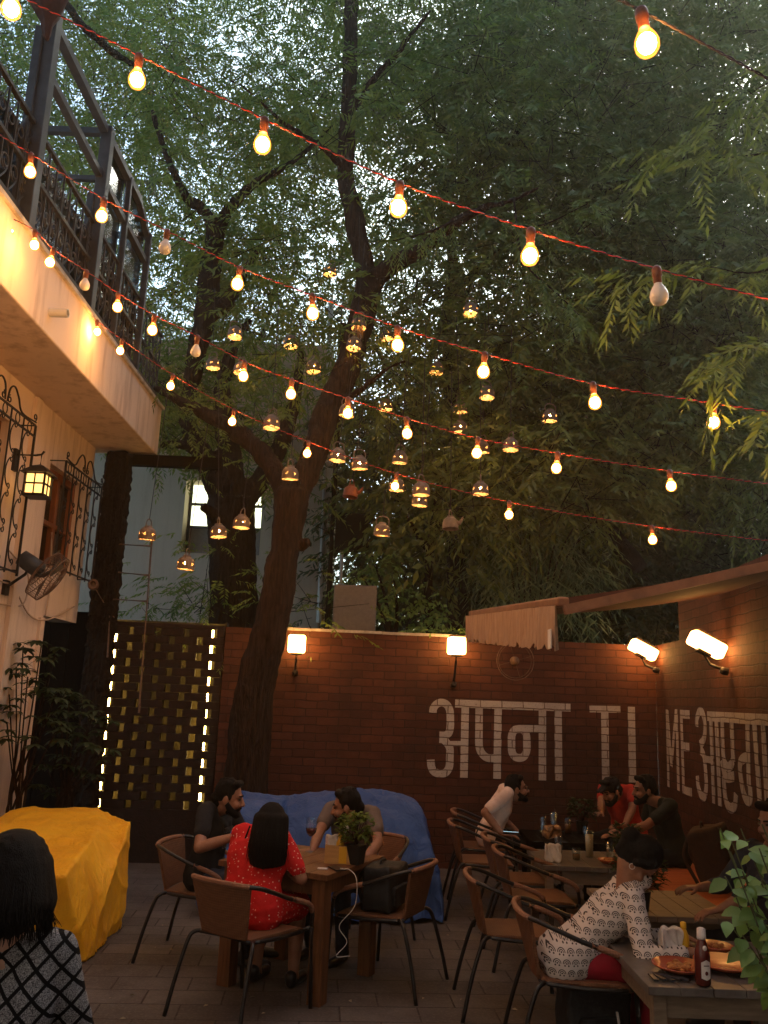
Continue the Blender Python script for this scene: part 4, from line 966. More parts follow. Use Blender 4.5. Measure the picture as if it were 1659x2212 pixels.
# big right tree
t3 = thing('neem_tree', 'tall dense dark tree filling the upper right behind the strings of bulbs', 'tree', at(985, 1345, 12.5))
m = MB(); limb(m, [(990,1400,46),(986,1200,42),(984,1000,38),(975,850,36),(968,700,33),(978,560,28),(960,430,22),(1000,300,16),(985,180,9),(1010,80,4)], 12.5, 12.5)
limb(m, [(984,1010,30),(930,1000,24),(880,990,20),(840,985,12)], 12.5, 12); limb(m, [(985,900,26),(1080,960,30),(1190,1010,34),(1260,1070,36),(1320,1150,40),(1380,1230,44)], 12.5, 11.5)
limb(m, [(970,640,24),(1060,560,20),(1180,470,18),(1330,420,14),(1500,330,8)], 12.5, 11); limb(m, [(975,420,20),(1080,330,16),(1200,200,12),(1330,120,8)], 12.5, 11.5)
limb(m, [(985,960,22),(1040,900,20),(1130,880,14),(1200,890,10)], 12.5, 11.8)
trunk(m, 'trunk', K['dark_bark'], t3, .03)
w3 = lambda u, v: sstep(760, 1050, u)
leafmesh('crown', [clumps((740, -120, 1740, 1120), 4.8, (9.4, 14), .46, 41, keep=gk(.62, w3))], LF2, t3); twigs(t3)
# background trees, each with its own stem and crown
BGT = [(-150, 330, 17.5, 'pale sparse'), (330, 760, 18.5, 'thin bright'), (760, 1080, 17, 'mid green'), (1080, 1380, 16.5, 'dark dense'), (1380, 1780, 16, 'black green')]
for i, (u0, u1, Y, kind) in enumerate(BGT):
    um = (u0+u1)/2; b = at(um, 1400, Y); b.z = 0
    t = thing('background_tree', '%s tree far behind the courtyard, %s of the background row' % (kind, ['leftmost', 'second from left', 'middle', 'second from right', 'rightmost'][i]), 'tree', b, 0, 'trees in the background row')
    m = MB(); limb(m, [(um, 1560, 50), (um+10, 1200, 40), (um-20, 900, 26), (um+25, 720, 14), (um+60, 600, 6)], Y, Y); limb(m, [(um, 1000, 22), (um+80, 850, 14), (um+130, 760, 7)], Y, Y); limb(m, [(um-15, 900, 20), (um-90, 780, 14), (um-150, 700, 6)], Y, Y)
    trunk(m, 'trunk', K['dark_bark'], t, .05, .03)
    p = [clumps((u0-40, -120, u1+40, 1360), 4.8, (Y-1.6, Y+2), .62, 51+i, .5, 22, keep=gk(.46))]
    if u0 >= 760: p.append(clumps((u0-40, 860, u1+40, 1480), 5.0, (Y-3, Y+3), .6, 61+i, .5, 22))
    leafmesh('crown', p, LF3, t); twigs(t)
# broad-leaved tree, shrub and bamboo behind the wall
t = thing('broadleaf_tree', 'broad-leaved dark tree behind the hanging kettles right of the trunk', 'tree', at(930, 1345, 11.6)); m = MB()
limb(m, [(930,1420,26),(925,1250,22),(940,1100,16),(960,980,10)], 11.6, 11.6); limb(m, [(928,1200,16),(870,1100,11),(840,1020,6)], 11.6, 11.4); limb(m, [(935,1150,14),(1000,1080,10),(1040,1000,6)], 11.6, 11.5)
trunk(m, 'trunk', K['dark_bark'], t, .03, .01)
leafmesh('crown', [clumps((800, 920, 1120, 1200), 1.5, (10.6, 12.4), .42, 71, .3, 14, nl=7, ll=.36, lw=.42, droop=.8)], LF2, t)
t = thing('leafy_shrub', 'pale green leafy shrub showing over the wall beside the grey board', 'shrub', at(850, 1345, 10.9)); m = MB()
for u, v in ((800, 1190), (850, 1250), (900, 1290), (780, 1240)): limb(m, [(850, 1420, 12), ((850+u)/2+8, (1400+v)/2, 8), (u, v, 4)], 10.9, 10.9)
trunk(m, 'stem', K['dark_bark'], t, .015, .004)
leafmesh('foliage', [clumps((770, 1195, 845, 1300), 1.7, (10.5, 11.2), .2, 81, .14, 12, nl=7, ll=.38, lw=.6, droop=.6), clumps((810, 1275, 925, 1345), 2.2, (10.4, 11.2), .2, 82, .15, 12, nl=7, ll=.38, lw=.6, droop=.6)], LFS, t)
t = thing('bamboo', 'clump of drooping bamboo with long narrow pale leaves behind the awning corner', 'bamboo', at(1160, 1345, 11.3)); m = MB()
for i in range(9):
    u = 1060+i*27; limb(m, [(1150+(i-4)*9, 1420, 6), ((1150+u)/2, 1230, 5), (u, 1110+20*(i % 3), 4), (u+(i-4)*14, 1130+25*(i % 3), 2)], 11.3, 11.1-.1*(i % 3), 6, 4)
trunk(m, 'culms', K['bark'], t, .012, .002)
leafmesh('foliage', [clumps((1020, 1110, 1270, 1310), 1.9, (10.8, 11.8), .42, 91, .2, 14, nl=8, ll=.42, lw=.11, droop=1.5)], LFB, t)
# ivy on the wall top
m = thing('wall_creeper', 'low green creeper lying on top of the back wall before the shrub', 'plant', OB+Vector((.9, .2, 2.5)), A1)
mm = MB(); mm.tube([(-.5, -.08, .03), (0, -.05, .04), (.5, -.06, .02)], .008, 6); mm.build('stem', K['dark_bark'], m)
r = np.random.default_rng(5); n = 260; C_ = np.stack([r.uniform(.3, 1.9, n), 9.85+r.uniform(-.12, .1, n)+.08, 2.52+r.uniform(0, .06, n)], 1)
mp = leafmesh('foliage', [fronds(C_, r.normal(0, 1, (n, 3))*[1, 1, .3]+[0, -.3, .2], r.uniform(.05, .12, n), 5, ll=.5, lw=.55, seed=4)], LFS, thing('tmp', 'x', 'x'))
tmp = mp.parent; mp.parent = None; mp.data.transform(inv(m)); mp.parent = m; bpy.data.objects.remove(tmp)
# unseen canopy and buildings added around the camera to block sky light
rr_ = np.random.default_rng(300); nc = 65; c = np.stack([rr_.uniform(-5, 9, nc), rr_.uniform(-6, 7.2, nc), rr_.uniform(7.6, 10.5, nc)], 1)
off = rr_.normal(0, .75, (nc, 40, 3))*[1, 1, .5]; Cn = (c[:, None]+off).reshape(-1, 3); Dn = off.reshape(-1, 3)+rr_.normal(0, .4, (nc*40, 3)); Dn[:, 2] = Dn[:, 2]*.3-.1
bq = np.array([-.0]); ok_ = Cn[:, 2] > 2.7+1.05*np.maximum(Cn[:, 1], 0)
t6 = thing('neem_tree', 'big tree behind the terrace whose crown spreads overhead outside the picture', 'tree', (6.2, -1.5, 0))
m = MB(); m.tube(curve([(6.2, -1.5, 0), (6.0, -1.4, 3), (5.2, -.8, 6), (4, 0, 8.5)]), [.28]*6+[.24]*6+[.2]*6+[.12], 12); m.tube(curve([(5.6, -1, 4.8), (3, -2, 7.4), (0, -2.5, 8.6), (-3, -2.4, 9)]), [.16]*6+[.12]*6+[.08]*6+[.05], 10)
trunk(m, 'trunk', K['bark'], t6, .03)
leafmesh('crown', [fronds(Cn[ok_], Dn[ok_], rr_.uniform(.6, 1.0, ok_.sum()), 9, lw=.34, ll=.34, seed=301)], LF3, t6)
hb_ = thing('added_house', 'tall plain house closing the yard behind the camera', 'building', (0, -6, 0)); m = MB(); m.box((0, -6.5, 5), (26, 1, 10)); m.build('wall', K['cream'], hb_, True)
m = MB(); m.box((0, -5.99, 2.0), (1.2, .06, 2.1)); m.build('door', K['dark_wood'], hb_, True)
hb_ = thing('added_house', 'tall plain house beyond the right brick wall, outside the picture', 'building', (9, 4, 0)); m = MB(); m.box((9.5, 1, 4.5), (1, 16, 9)); m.build('wall', K['grey_plaster'], hb_, True)
m = MB(); m.box((8.98, 2, 5), (.06, 1.4, 1.4)); m.build('window', K['window_wood'], hb_, True)
# near overhanging branches on the right
BR = [('topmost', [(1900,90,14),(1760,130,10),(1640,190,6),(1540,260,3)]), ('long pale', [(1900,300,16),(1760,300,12),(1660,330,8),(1540,340,5),(1430,315,3)]),
      ('middle arching', [(1900,590,14),(1740,560,11),(1620,590,7),(1480,570,5),(1345,600,3)]), ('lower drooping', [(1900,760,10),(1740,720,7),(1620,750,5),(1530,800,2)]), ('short lowest', [(1900,1000,9),(1740,900,6),(1660,900,3)])]
r = np.random.default_rng(77)
def sprays(path, per, spread, i0, L, nl, droop, seed, ll, lw):
    C_ = []; D = []; n = len(path)
    for i in range(i0, n):
        for k in range(per):
            p = path[i]; d = (path[min(i+1, n-1)]-path[i-1]).normalized(); C_.append(p); D.append(np.array(d)*.75+r.normal(0, spread, 3)+[0, -.05, -.28])
    return fronds(np.array(C_), np.array(D), r.uniform(L*.75, L*1.2, len(C_)), nl, lw=lw, ll=ll, droop=droop, seed=seed)
for bi, (nm, b) in enumerate(BR):
    t = thing('overhanging_branch', '%s near neem branch with hanging fronds entering from the right edge' % nm, 'branch', at(1800, b[0][1], 4.6), 0, 'near branches at the right edge')
    m = MB(); path = limb(m, b, 4.6, 4.1, 7, 4); trunk(m, 'limb', K['bark'], t, .010, .003)
    leafmesh('foliage', [sprays(path, 2, .42, 5, .34, 17, .5, 70+bi, .26, .20)], LF1, t)
for bi, b in enumerate([[(1030,455,9),(930,500,6),(850,520,3)], [(1110,430,8),(1130,560,5),(1210,640,4),(1260,690,2)], [(1030,455,8),(1150,490,4),(1270,440,2)]]):
    m = MB(); path = limb(m, b, 8.5, 7.6, 7, 4); m.build('branch', K['bark'], t1, True, smooth=True); leafmesh('foliage', [sprays(path, 4, .5, 2, .32, 15, .9, 90+bi, .26, .22)], LF1, t1)
# ================================================================== FURNITURE
def chair_proto():
    t = thing('wicker_chair', 'x', 'chair', (0, 0, 0), 0, 'brown wicker armchairs with black tube frames')
    m = MB()
    for i in range(7):
        pass
    vs = []; fs = []
    def pad(fn, nu, nv, th, nrm):
        b = len(vs); nrm = Vector(nrm)
        for i in range(nu+1):
            for j in range(nv+1): p = Vector(fn(i/nu, j/nv)); vs.append(p+nrm*th/2); vs.append(p-nrm*th/2)
        w = (nv+1)*2
        for i in range(nu):
            for j in range(nv):
                o = b+i*w+j*2; fs.append((o, o+2, o+w+2, o+w)); fs.append((o+1, o+w+1, o+w+3, o+3))
        for j in range(nv):
            o = b+j*2; e = b+nu*w+j*2; fs.append((o, o+1, o+3, o+2)); fs.append((e, e+2, e+3, e+1))
        for i in range(nu):
            o = b+i*w; e = o+nv*2; fs.append((o, o+w, o+w+1, o+1)); fs.append((e, e+1, e+w+1, e+w))
    pad(lambda a, b: ((-.19-.035*b)+(.38+.07*b)*a, -.20+.44*b, .435-.012*math.sin(PI*a)*math.sin(PI*b)-.035*max(0, b-.9)*10*.5), 8, 8, .022, (0, 0, 1))
    m.add(vs, fs); m.build('seat', K['wicker'], t, smooth=False, bevel=.004)
    vs.clear(); fs.clear(); m = MB()
    pad(lambda a, b: ((-.17-.055*b)+(.34+.11*b)*a, -.205-.055*b-.045*math.sin(PI*a)*(.4+.6*b), .44+.285*b), 8, 6, .018, (0, 1, .15))
    m.add(vs, fs); m.build('backrest', K['wicker'], t, bevel=.003)
    L = [(-.275, .245, .45), (-.285, .225, .55), (-.285, .16, .595), (-.285, 0, .645), (-.28, -.12, .69), (-.255, -.22, .725), (-.18, -.285, .735), (0, -.31, .74)]
    loop = L + [(-x, y, z) for x, y, z in reversed(L[:-1])]
    c = curve(loop, 5); m = MB(); m.tube(c, .0125, 8); m.build('arm_frame', K['tube'], t, smooth=True)
    m = MB(); n = len(c); m.tube(c[int(n*.40):int(n*.60)+1], .016, 8); m.build('cane_wrap', K['wrap'], t, smooth=True)
    for a, b in ((.06, .21), (.79, .94)):
        m = MB(); m.tube(c[int(n*a):int(n*b)+1], .016, 8); m.build('cane_wrap', K['wrap'], t, smooth=True)
    m = MB(); m.tube([(-.275, .245, .45), (-.20, .235, .415), (.20, .235, .415), (.275, .245, .45)], .0115, 8)
    m.tube(curve([(-.195, -.20, .43), (-.22, .0, .42), (-.225, .22, .418)]), .0115, 8); m.tube(curve([(.195, -.20, .43), (.22, .0, .42), (.225, .22, .418)]), .0115, 8); m.tube([(-.19, -.2, .43), (.19, -.2, .43)], .0115, 8)
    m.build('seat_frame', K['tube'], t, smooth=True)
    for sg in (-1, 1):
        m = MB(); m.tube([(sg*.275, .245, .45), (sg*.272, .262, .2), (sg*.27, .275, 0)], .0125, 8); m.build('leg', K['tube'], t, smooth=True)
        m = MB(); m.tube(curve([(sg*.185, -.18, .432), (sg*.225, -.215, .425), (sg*.245, -.245, .38), (sg*.262, -.30, .2), (sg*.28, -.345, 0)], 5), .0125, 8); m.build('leg', K['tube'], t, smooth=True)
    return t
CH = [(-.70, 5.40, -34, 'wicker armchair under the woman in the red dotted dress'), (-1.17, 6.40, -100, 'wicker armchair under the bearded man in the black printed tee'),
      (-.05, 6.80, 154, 'wicker armchair under the man in the grey tee before the blue tarpaulin'), (.10, 5.98, 66, 'wicker armchair with a black bag on its seat at the wooden table corner'),
      (1.07, 8.62, -92, 'wicker armchair under the man in the pale pink tee by the brick wall'), (.98, 7.88, -90, 'empty wicker armchair just in front of the pink tee man, farthest empty chair'),
      (1.19, 7.15, -91, 'empty wicker armchair, second empty chair from the back brick wall'), (1.20, 6.55, -90, 'empty wicker armchair, third empty chair from the back brick wall'),
      (.90, 5.62, -90, 'empty wicker armchair directly behind the woman in the printed kurta'), (1.08, 4.82, -92, 'wicker armchair under the woman in the white printed kurta')]
ch0 = None
for x, y, a, lb in CH:
    if ch0 is None: o = ch0 = chair_proto()
    else: o = copy_tree(ch0)
    o.location = (x, y, .004); o.rotation_euler = (0, 0, R(a)); o['label'] = lb
def table(name, label, c, rz, sx, sy, h, top, legm, lw=.08, th=.035, inset=.06):
    t = thing(name, label, 'table', (c[0], c[1], .004), rz)
    m = MB(); k = 6
    for i in range(k): w = sx/k; m.box((-sx/2+w*(i+.5), 0, h-th/2), (w-.003, sy, th))
    m.build('tabletop', top, t, bevel=.003)
    m = MB(); ix, iy = sx/2-inset, sy/2-inset
    for sg in (-1, 1): m.box((0, sg*iy, h-th-.05), (2*ix-lw, .025, .10)); m.box((sg*ix, 0, h-th-.05), (.025, 2*iy-lw, .10))
    m.build('apron', legm, t)
    for sx_ in (-1, 1):
        for sy_ in (-1, 1): m = MB(); m.box((sx_*ix, sy_*iy, (h-th)/2), (lw, lw, h-th)); m.build('leg', legm, t, bevel=.004)
    return t
T1 = (-.44, 5.98); TA = -R(26.1)
table('wooden_table', 'square brown wooden table with thick legs in the middle of the front group', T1, TA, .80, .80, .735, K['wood'], K['wood_leg'], .09, .035, .075)
table('low_table', 'low pale table with glasses and napkins before the pink tee man', (1.66, 7.15), 0, .74, .72, .60, K['stone'], K['pale_wood'], .06)
table('low_table', 'farthest low table beside the brick wall crowded with glasses', (1.75, 8.25), 0, .70, .70, .60, K['dark_wood'], K['dark_wood'], .06)
table('low_table', 'low table half hidden behind the woman in the printed kurta', (1.80, 5.70), 0, .72, .72, .60, K['pale_wood'], K['pale_wood'], .06)
table('low_table', 'nearest low table at the bottom right with plates and a sauce bottle', (1.66, 4.46), 0, .86, .80, .60, K['stone'], K['pale_wood'], .06)
bn = thing('wooden_bench', 'orange wooden bench box running along the right brick wall', 'bench', OR, A2)
m = MB(); m.box((2.9, -.42, .42), (4.6, .80, .05)); m.build('seat', K['bench'], bn, bevel=.008)
m = MB(); m.box((2.9, -.78, .20), (4.55, .03, .39)); m.box((5.18, -.40, .20), (.03, .74, .39)); m.build('front_panel', K['bench'], bn)
# ================================================================== TARPAULINS
def patch(corners, nu, nv, amp, seed, sag=0):
    a, b, c, d = [Vector(q) for q in corners]; vs = []
    for i in range(nu+1):
        for j in range(nv+1):
            s, t = i/nu, j/nv; vs.append((a*(1-s)+b*s)*(1-t)+(d*(1-s)+c*s)*t-Vector((0, 0, sag*math.sin(PI*s)*math.sin(PI*t))))
    return vs, [(i*(nv+1)+j, (i+1)*(nv+1)+j, (i+1)*(nv+1)+j+1, i*(nv+1)+j+1) for i in range(nu) for j in range(nv)]
from mathutils import noise
def cloth(me, seed, amp=.03, fold=.028, fdir=None, wave=.28):
    NN = [v.normal.copy() for v in me.vertices]
    for v, vn in zip(me.vertices, NN):
        c = v.co.copy(); k = min(1, max(.15, (.95-c.z)/.8)); o = Vector((seed*3.7, seed*1.3, 0))
        f = noise.noise(Vector((c.x*6+c.y*4, (c.y-c.x)*4, c.z*1.1))+o)
        n3 = noise.noise_vector(c*3.2+o)*amp + noise.noise_vector(c*9+o)*amp*.35
        r = 1-abs(noise.noise(c*3.1+o*2)); r2 = 1-abs(noise.noise(Vector((c.x*7+c.z*3, c.y*7, c.z*2.2))+o))
        v.co = c + n3 + vn*(f*fold*k*2 + (r**9)*.014 + (r2**8)*.008)
    return me
E_, F_ = atz(258, 2008, .01), atz(186, 2078, .01); Ct = at(279, 1776, 7.05); Bt = at(210, 1747, 7.5); At = at(50, 1742, 7.55); Gt = at(140, 1893, 5.95); Lt = Vector((-3.0, 7.5, At.z-.02)); Ln = Vector((-3.0, 5.8, Gt.z-.03))
Gm = Bt.lerp(Gt, .45)+Vector((.10, 0, .04))
m = MB()
for cs in ([At, Bt, Gm, At.lerp(Ln, .45)], [At.lerp(Ln, .45), Gm, Gt, Gt.lerp(Ln, .5)], [Lt, At, At.lerp(Ln, .45), Lt.lerp(Ln, .5)], [Lt.lerp(Ln, .5), At.lerp(Ln, .45), Gt.lerp(Ln, .5), Ln],
           [Bt, Ct, Ct.lerp(F_, .45)+Vector((.03, 0, .10)), Gm], [Gm, Ct.lerp(F_, .45)+Vector((.03, 0, .10)), F_, Gt], [Ct, E_+Vector((.02, 0, .15)), E_.lerp(F_, .5), Ct.lerp(F_, .45)+Vector((.03, 0, .10))],
           [E_+Vector((.02, 0, .15)), E_+Vector((-.03, .05, 0)), F_+Vector((0, .1, 0)), E_.lerp(F_, .5)], [Ct.lerp(F_, .45)+Vector((.03, 0, .10)), E_.lerp(F_, .5), F_, F_],
           [Gt, F_, Vector((-3, 5.6, 0)), Ln], [Bt, Ct, E_, Vector((-2.45, 7.75, 0))], [At, Bt, Vector((-2.45, 7.75, 0)), Vector((-3, 7.8, 0))], [Lt, At, Vector((-3, 7.8, 0)), Vector((-3, 7.8, 0))]):
    m.add(*patch(cs, 34, 34, 0, 1))
me = m.mesh('y', True)
def weld(o): setattr_mod(o, 'WELD', merge_threshold=.008)
me = modded(me, weld); cloth(me, 3, .011, .016)
ob = mesh_obj('yellow_tarp_cover', modded(me, lambda o: (setattr_mod(o, 'SMOOTH', iterations=1, factor=.5), setattr_mod(o, 'SOLIDIFY', thickness=.006))), K['yellow'])
tag(ob, 'creased yellow tarpaulin draped over boxy equipment at the left', 'tarpaulin')
# blue tarp: lofted outline over stacked furniture
prof = []
TOP = [(488, 1712, 8.35), (505, 1704, 8.35), (530, 1703, 8.3), (600, 1721, 8.3), (645, 1712, 8.3), (700, 1703, 8.3), (745, 1704, 8.3), (780, 1695, 8.3), (830, 1703, 8.3), (880, 1713, 8.2), (905, 1738, 8.1), (925, 1800, 7.9), (945, 1880, 7.7)]
vs = []; fs = []; tp = curve([at(*q) for q in TOP], 7); nr_ = 26
for i, q in enumerate(tp):
    t = i/(len(tp)-1); yf = 7.45 + .25*math.sin(t*9)*.3
    for j in range(nr_+1):
        s = j/nr_
        if s < .12: p = Vector((q.x, 9.1+(q.y-9.1)*(s/.12), q.z*(s/.12)**.3 if s > 0 else 0))
        else:
            k = (s-.12)/.88; yy = q.y+(yf-q.y)*(1-(1-k)**1.7); zz = max(.02, q.z*(1-k**1.25)); p = Vector((q.x + (.03*k if t > .8 else 0), yy, zz))
            if zz < .05: p.y -= .02
        vs.append(p)
for i in range(len(tp)-1):
    for j in range(nr_): o = i*(nr_+1)+j; fs.append((o, o+1, o+nr_+2, o+nr_+1))
m = MB(); m.add(vs, fs); e = (len(tp)-1)*(nr_+1); m.f.append(tuple(e+j for j in range(nr_+1))); m.f.append(tuple(j for j in reversed(range(nr_+1))))
me = m.mesh('b', True); me = modded(me, lambda o: setattr_mod(o, 'SUBSURF', levels=2, render_levels=2)); cloth(me, 8, .04, .04)
ob = mesh_obj('blue_tarp_cover', modded(me, lambda o: setattr_mod(o, 'SMOOTH', iterations=2, factor=.5)), K['blue']); tag(ob, 'creased blue tarpaulin covering a heap of furniture before the brick wall', 'tarpaulin')
# ================================================================== PEOPLE
def ik(a, b, l1, l2, pole):
    d = b-a; L = min(d.length, (l1+l2)*.995); d = d.normalized(); x = (l1*l1-l2*l2+L*L)/(2*L); h = math.sqrt(max(0, l1*l1-x*x))
    p = pole-d*pole.dot(d); p = p.normalized() if p.length > 1e-4 else Vector((0, 0, -1)); return a+d*x+p*h, a+d*L
def hand(m, w, d, n, sg, curl=.5, sc_=1.0):
    d = d.normalized(); n = (n-d*n.dot(d)).normalized(); s = d.cross(n)*sg
    for o, r0 in ((-.022, .013), (-.008, .0145), (.008, .0145), (.022, .013)): m.capsule(w+s*o*.55, w+d*.085*sc_+s*o, .017, r0, 8)
    for o, L in ((-.031, .062), (-.0105, .076), (.0105, .082), (.031, .074)):
        p = w+d*.085*sc_+s*o; a = 0
        for k, (f, rr) in enumerate(((.45, .0092), (.32, .0085), (.23, .0075))):
            a += curl*(.7, 1.0, .8)[k]; q = p+(d*math.cos(a)-n*math.sin(a))*L*f+s*o*.05; m.capsule(p, q, rr+.0006, rr, 8); p = q
    b = w+d*.03+s*.02; q = b+(d*.6+s*.75-n*.25).normalized()*.042; m.capsule(b, q, .0125, .011, 8); m.capsule(q, q+(d*.9+s*.25-n*.4).normalized()*.034, .011, .0085, 8)
def strands(t, h, wd, low=.22, n=170, seed=3):
    r = random.Random(seed); m = MB()
    for i in range(n):
        a = PI*r.uniform(.86, 2.14); x, y = .084*math.cos(a), -.024+.094*math.sin(a); q = r.uniform(.9, 1.12)*wd
        e = r.uniform(.8, 1.12); j = r.gauss(0, .012)
        m.tube(curve([h(x*.35, y*.35, .125), h(x*.98, y*.98+.0, .06), h(x*1.28*q, y*1.2*q-.012, -.09), h(x*1.36*q+j, y*1.12*q-.012, -low*e)], 4), [.0018]*10+[.0014]*2+[.0006], 4, False)
    m.build('hair_strands', K['hair'], t)
def person(label, loc, rz, zp=.53, lean=.1, side=0., yaw=0., pitch=0., female=False, skin='skin', arms=None, knees=None, top='black_cloth', sleeve=.55, pants='denim', hair='short', beard=False, S=1.0, skirt=None, hpos=None, bare_legs=False, glasses=False, cap=None, shoe=True, hc=(.35, .35), fat=0.):
    """arms: {side: (wrist xyz local, pole, hand dir, back normal)}"""
    t = thing('person', label, 'person', (loc[0], loc[1], 0), R(rz)); im = inv(t)
    X = Vector((1, 0, 0)); Pp = Vector((0, 0, zp)); u = Vector((math.sin(side), math.sin(lean), math.cos(lean)*math.cos(side))).normalized()
    Nk = Pp+u*.49*S; sw = (.155 if female else .185)*S
    f_ = u.cross(X); f_ = Vector((0, math.cos(lean), -math.sin(lean)))
    hd = (u*.45+Vector((0, .25*math.sin(-pitch)+.12, .75))).normalized()
    if lean > .6: hd = (u*.8+Vector((0, .3, -.1))).normalized()
    Hc = Nk+hd*.185*S if hpos is None else im @ Vector(hpos)
    Hm = Matrix.Rotation(R(yaw), 3, 'Z') @ Matrix.Rotation(R(pitch), 3, 'X'); h = lambda x, y, z: Hc+(Hm @ Vector((x, y, z)))*S
    sh = {s: Nk-u*.045*S+X*s*sw for s in (-1, 1)}; hip = {s: Pp+X*s*.09*S for s in (-1, 1)}
    def torso(m, g0):
        g = g0+fat
        for s in (-1, 1):
            wa = Pp+u*.17*S+X*s*(.05 if female else .062)*S; cw = Pp+u*.32*S+X*s*.075*S+f_*.01
            m.capsule(hip[s], wa, .105*S+g, .088*S+g); m.capsule(wa, cw, .088*S+g, .098*S+g); m.capsule(cw, sh[s]*.8+Nk*.2, .095*S+g, .055*S+g0)
            if female: m.ball(Pp+u*.33*S+X*s*.07+f_*.06, .062+g)
        m.capsule(sh[-1], sh[1], .052*S+g0, .052*S+g0); m.capsule(Pp+u*.05+f_*.02, Pp+u*.3*S+f_*.02, .095*S+g, .095*S+g)
    B = MB(); torso(B, -.012)
    B.capsule(Nk-u*.05, h(0, -.02, -.07), .055*S, .05*S)
    B.ball(h(0, -.012, .022), (.074*S, .092*S, .096*S), 16, 12, Hm); B.ball(h(0, .028, -.042), (.058*S, .060*S, .072*S), 14, 10, Hm)
    B.ball(h(0, .062, -.093), .024*S); B.capsule(h(0, .088, .008), h(0, .108, -.034), .010, .0155, 8); B.capsule(h(-.034, .074, .020), h(.034, .074, .020), .014, .014, 8)
    for s in (-1, 1):
        B.ball(h(s*.077, -.004, -.016), (.011, .021, .033), 10, 8, Hm); B.ball(h(s*.036, .066, -.04), .026*S); B.ball(h(s*.015, .105, -.037), .009)
    B.ball(h(0, .088, -.064), (.024, .011, .008), 10, 8, Hm); B.ball(h(0, .085, -.075), (.019, .011, .009), 10, 8, Hm)
    C_ = MB(); torso(C_, .006)
    arms = arms or {}
    elb = {}
    for s in (-1, 1):
        w, pole, hdv, nv_ = arms.get(s, ((s*.16, .34, zp+.12), (s*.5, -.4, -.8), (0, 1, -.2), (0, 0, 1)))
        w = im @ Vector(w[1:]) if len(w) == 4 else Vector(w); hdv = Vector(hdv); nv_ = Vector(nv_)
        e, w = ik(sh[s], w, .285*S, .25*S, Vector(pole)); elb[s] = e
        B.capsule(sh[s], e, .046*S, .038*S); B.capsule(e, e.lerp(w, .35), .038*S, .039*S); B.capsule(e.lerp(w, .35), w, .039*S, .026*S)
        hand(B, w, hdv, nv_, -s, hc[0 if s < 0 else 1])
        if sleeve <= 1: C_.capsule(sh[s], sh[s].lerp(e, sleeve), .060*S, .058*S)
        else: C_.capsule(sh[s], e, .060*S, .052*S); C_.capsule(e, e.lerp(w, sleeve-1), .052*S, .046*S)
    Lg = MB(); kn = {}; SH_ = {}
    for s in (-1, 1):
        k, a = (knees or {}).get(s, ((s*.13, .43, zp-.04), (s*.13, .40, .09))); k = Vector(k); a = Vector(a)
        kn[s] = (k, a); tgt = B if bare_legs else Lg
        tgt.capsule(hip[s], k, .085*S, .060*S); tgt.capsule(k, k.lerp(a, .35), .058*S, .056*S); tgt.capsule(k.lerp(a, .35), a, .056*S, .036*S if bare_legs else .046*S)
        if bare_legs: B.capsule(a, a+Vector((0, .02, -.05)), .034, .034)
        if shoe: SH_[s] = (a+Vector((0, -.03, -.05)), a+Vector((0, .15, -.055)))
    if not bare_legs: Lg.capsule(hip[-1], hip[1], .105*S, .105*S)
    mesh_obj('body', blob(B, 'body', .0075, 3), K[skin], t)
    if skirt:
        kz = skirt
        for s in (-1, 1): C_.capsule(hip[s], hip[s].lerp(kn[s][0], kz), .112*S, .098*S)
        C_.capsule(Pp, Pp+(kn[1][0]+kn[-1][0]-hip[1]-hip[-1])*.5*kz, .11, .095); C_.capsule(hip[-1], hip[1], .125, .125)
    if top == 'kurta':
        C_.capsule(Nk-u*.03, Nk+hd*.055, .066, .058)
        C_.capsule(hip[-1]+Vector((0, -.04, -.01)), hip[1]+Vector((0, -.04, -.01)), .125, .125)
    ct = blob(C_, 'clothes', .010, 4)
    def wr(me):
        for v in me.vertices: v.co += noise.noise_vector(v.co*11)*.006 + noise.noise_vector(v.co*24)*.003
        return me
    co = mesh_obj({'lattice': 'sweater', 'kurta': 'kurta', 'red_dress': 'dress'}.get(top, 'shirt'), wr(ct), K[top], t)
    if not bare_legs: mesh_obj('trousers', wr(blob(Lg, 'trousers', .012, 4)), K[pants], t)
    for s, (a, b) in SH_.items():
        m = MB(); m.capsule(a, b, .036, .032); m.capsule(a+Vector((0, 0, .03)), a, .04, .036); mesh_obj('shoe', blob(m, 'shoe', .009, 3), K['tube'], t)
    m = MB()
    if hair == 'short':
        m.ball(h(0, -.024, .036), (.083*S, .092*S, .094*S), 16, 12, Hm); m.capsule(h(-.05, .045, .098), h(.05, .045, .098), .026, .026); m.capsule(h(0, -.085, -.02), h(0, -.075, -.055), .05, .035)
        for s in (-1, 1): m.capsule(h(s*.072, .008, .04), h(s*.075, .022, -.005), .014, .008)
        for i in range(26): a = random.uniform(0, 6.28); q = random.uniform(.3, 1.2); m.ball(h(.078*math.sin(q)*math.cos(a), -.024+.088*math.sin(q)*math.sin(a), .04+.088*math.cos(q)), .014, 6, 4)
    elif hair == 'bob':
        m.ball(h(0, -.026, .034), (.090*S, .098*S, .098*S), 16, 12, Hm)
        for i in range(11):
            a = PI*(1.0+i/10); x, y = .078*math.cos(a), -.02+.088*math.sin(a)
            z0 = -.03; Lh = .215-.02*abs(i-5)/5; m.capsule(h(x, y, .03), h(x*1.16, y*1.12-.01, z0-Lh*.5), .036, .036); m.capsule(h(x*1.16, y*1.12-.01, z0-Lh*.5), h(x*1.22, y*1.02, z0-Lh), .036, .024)
    elif hair == 'bun':
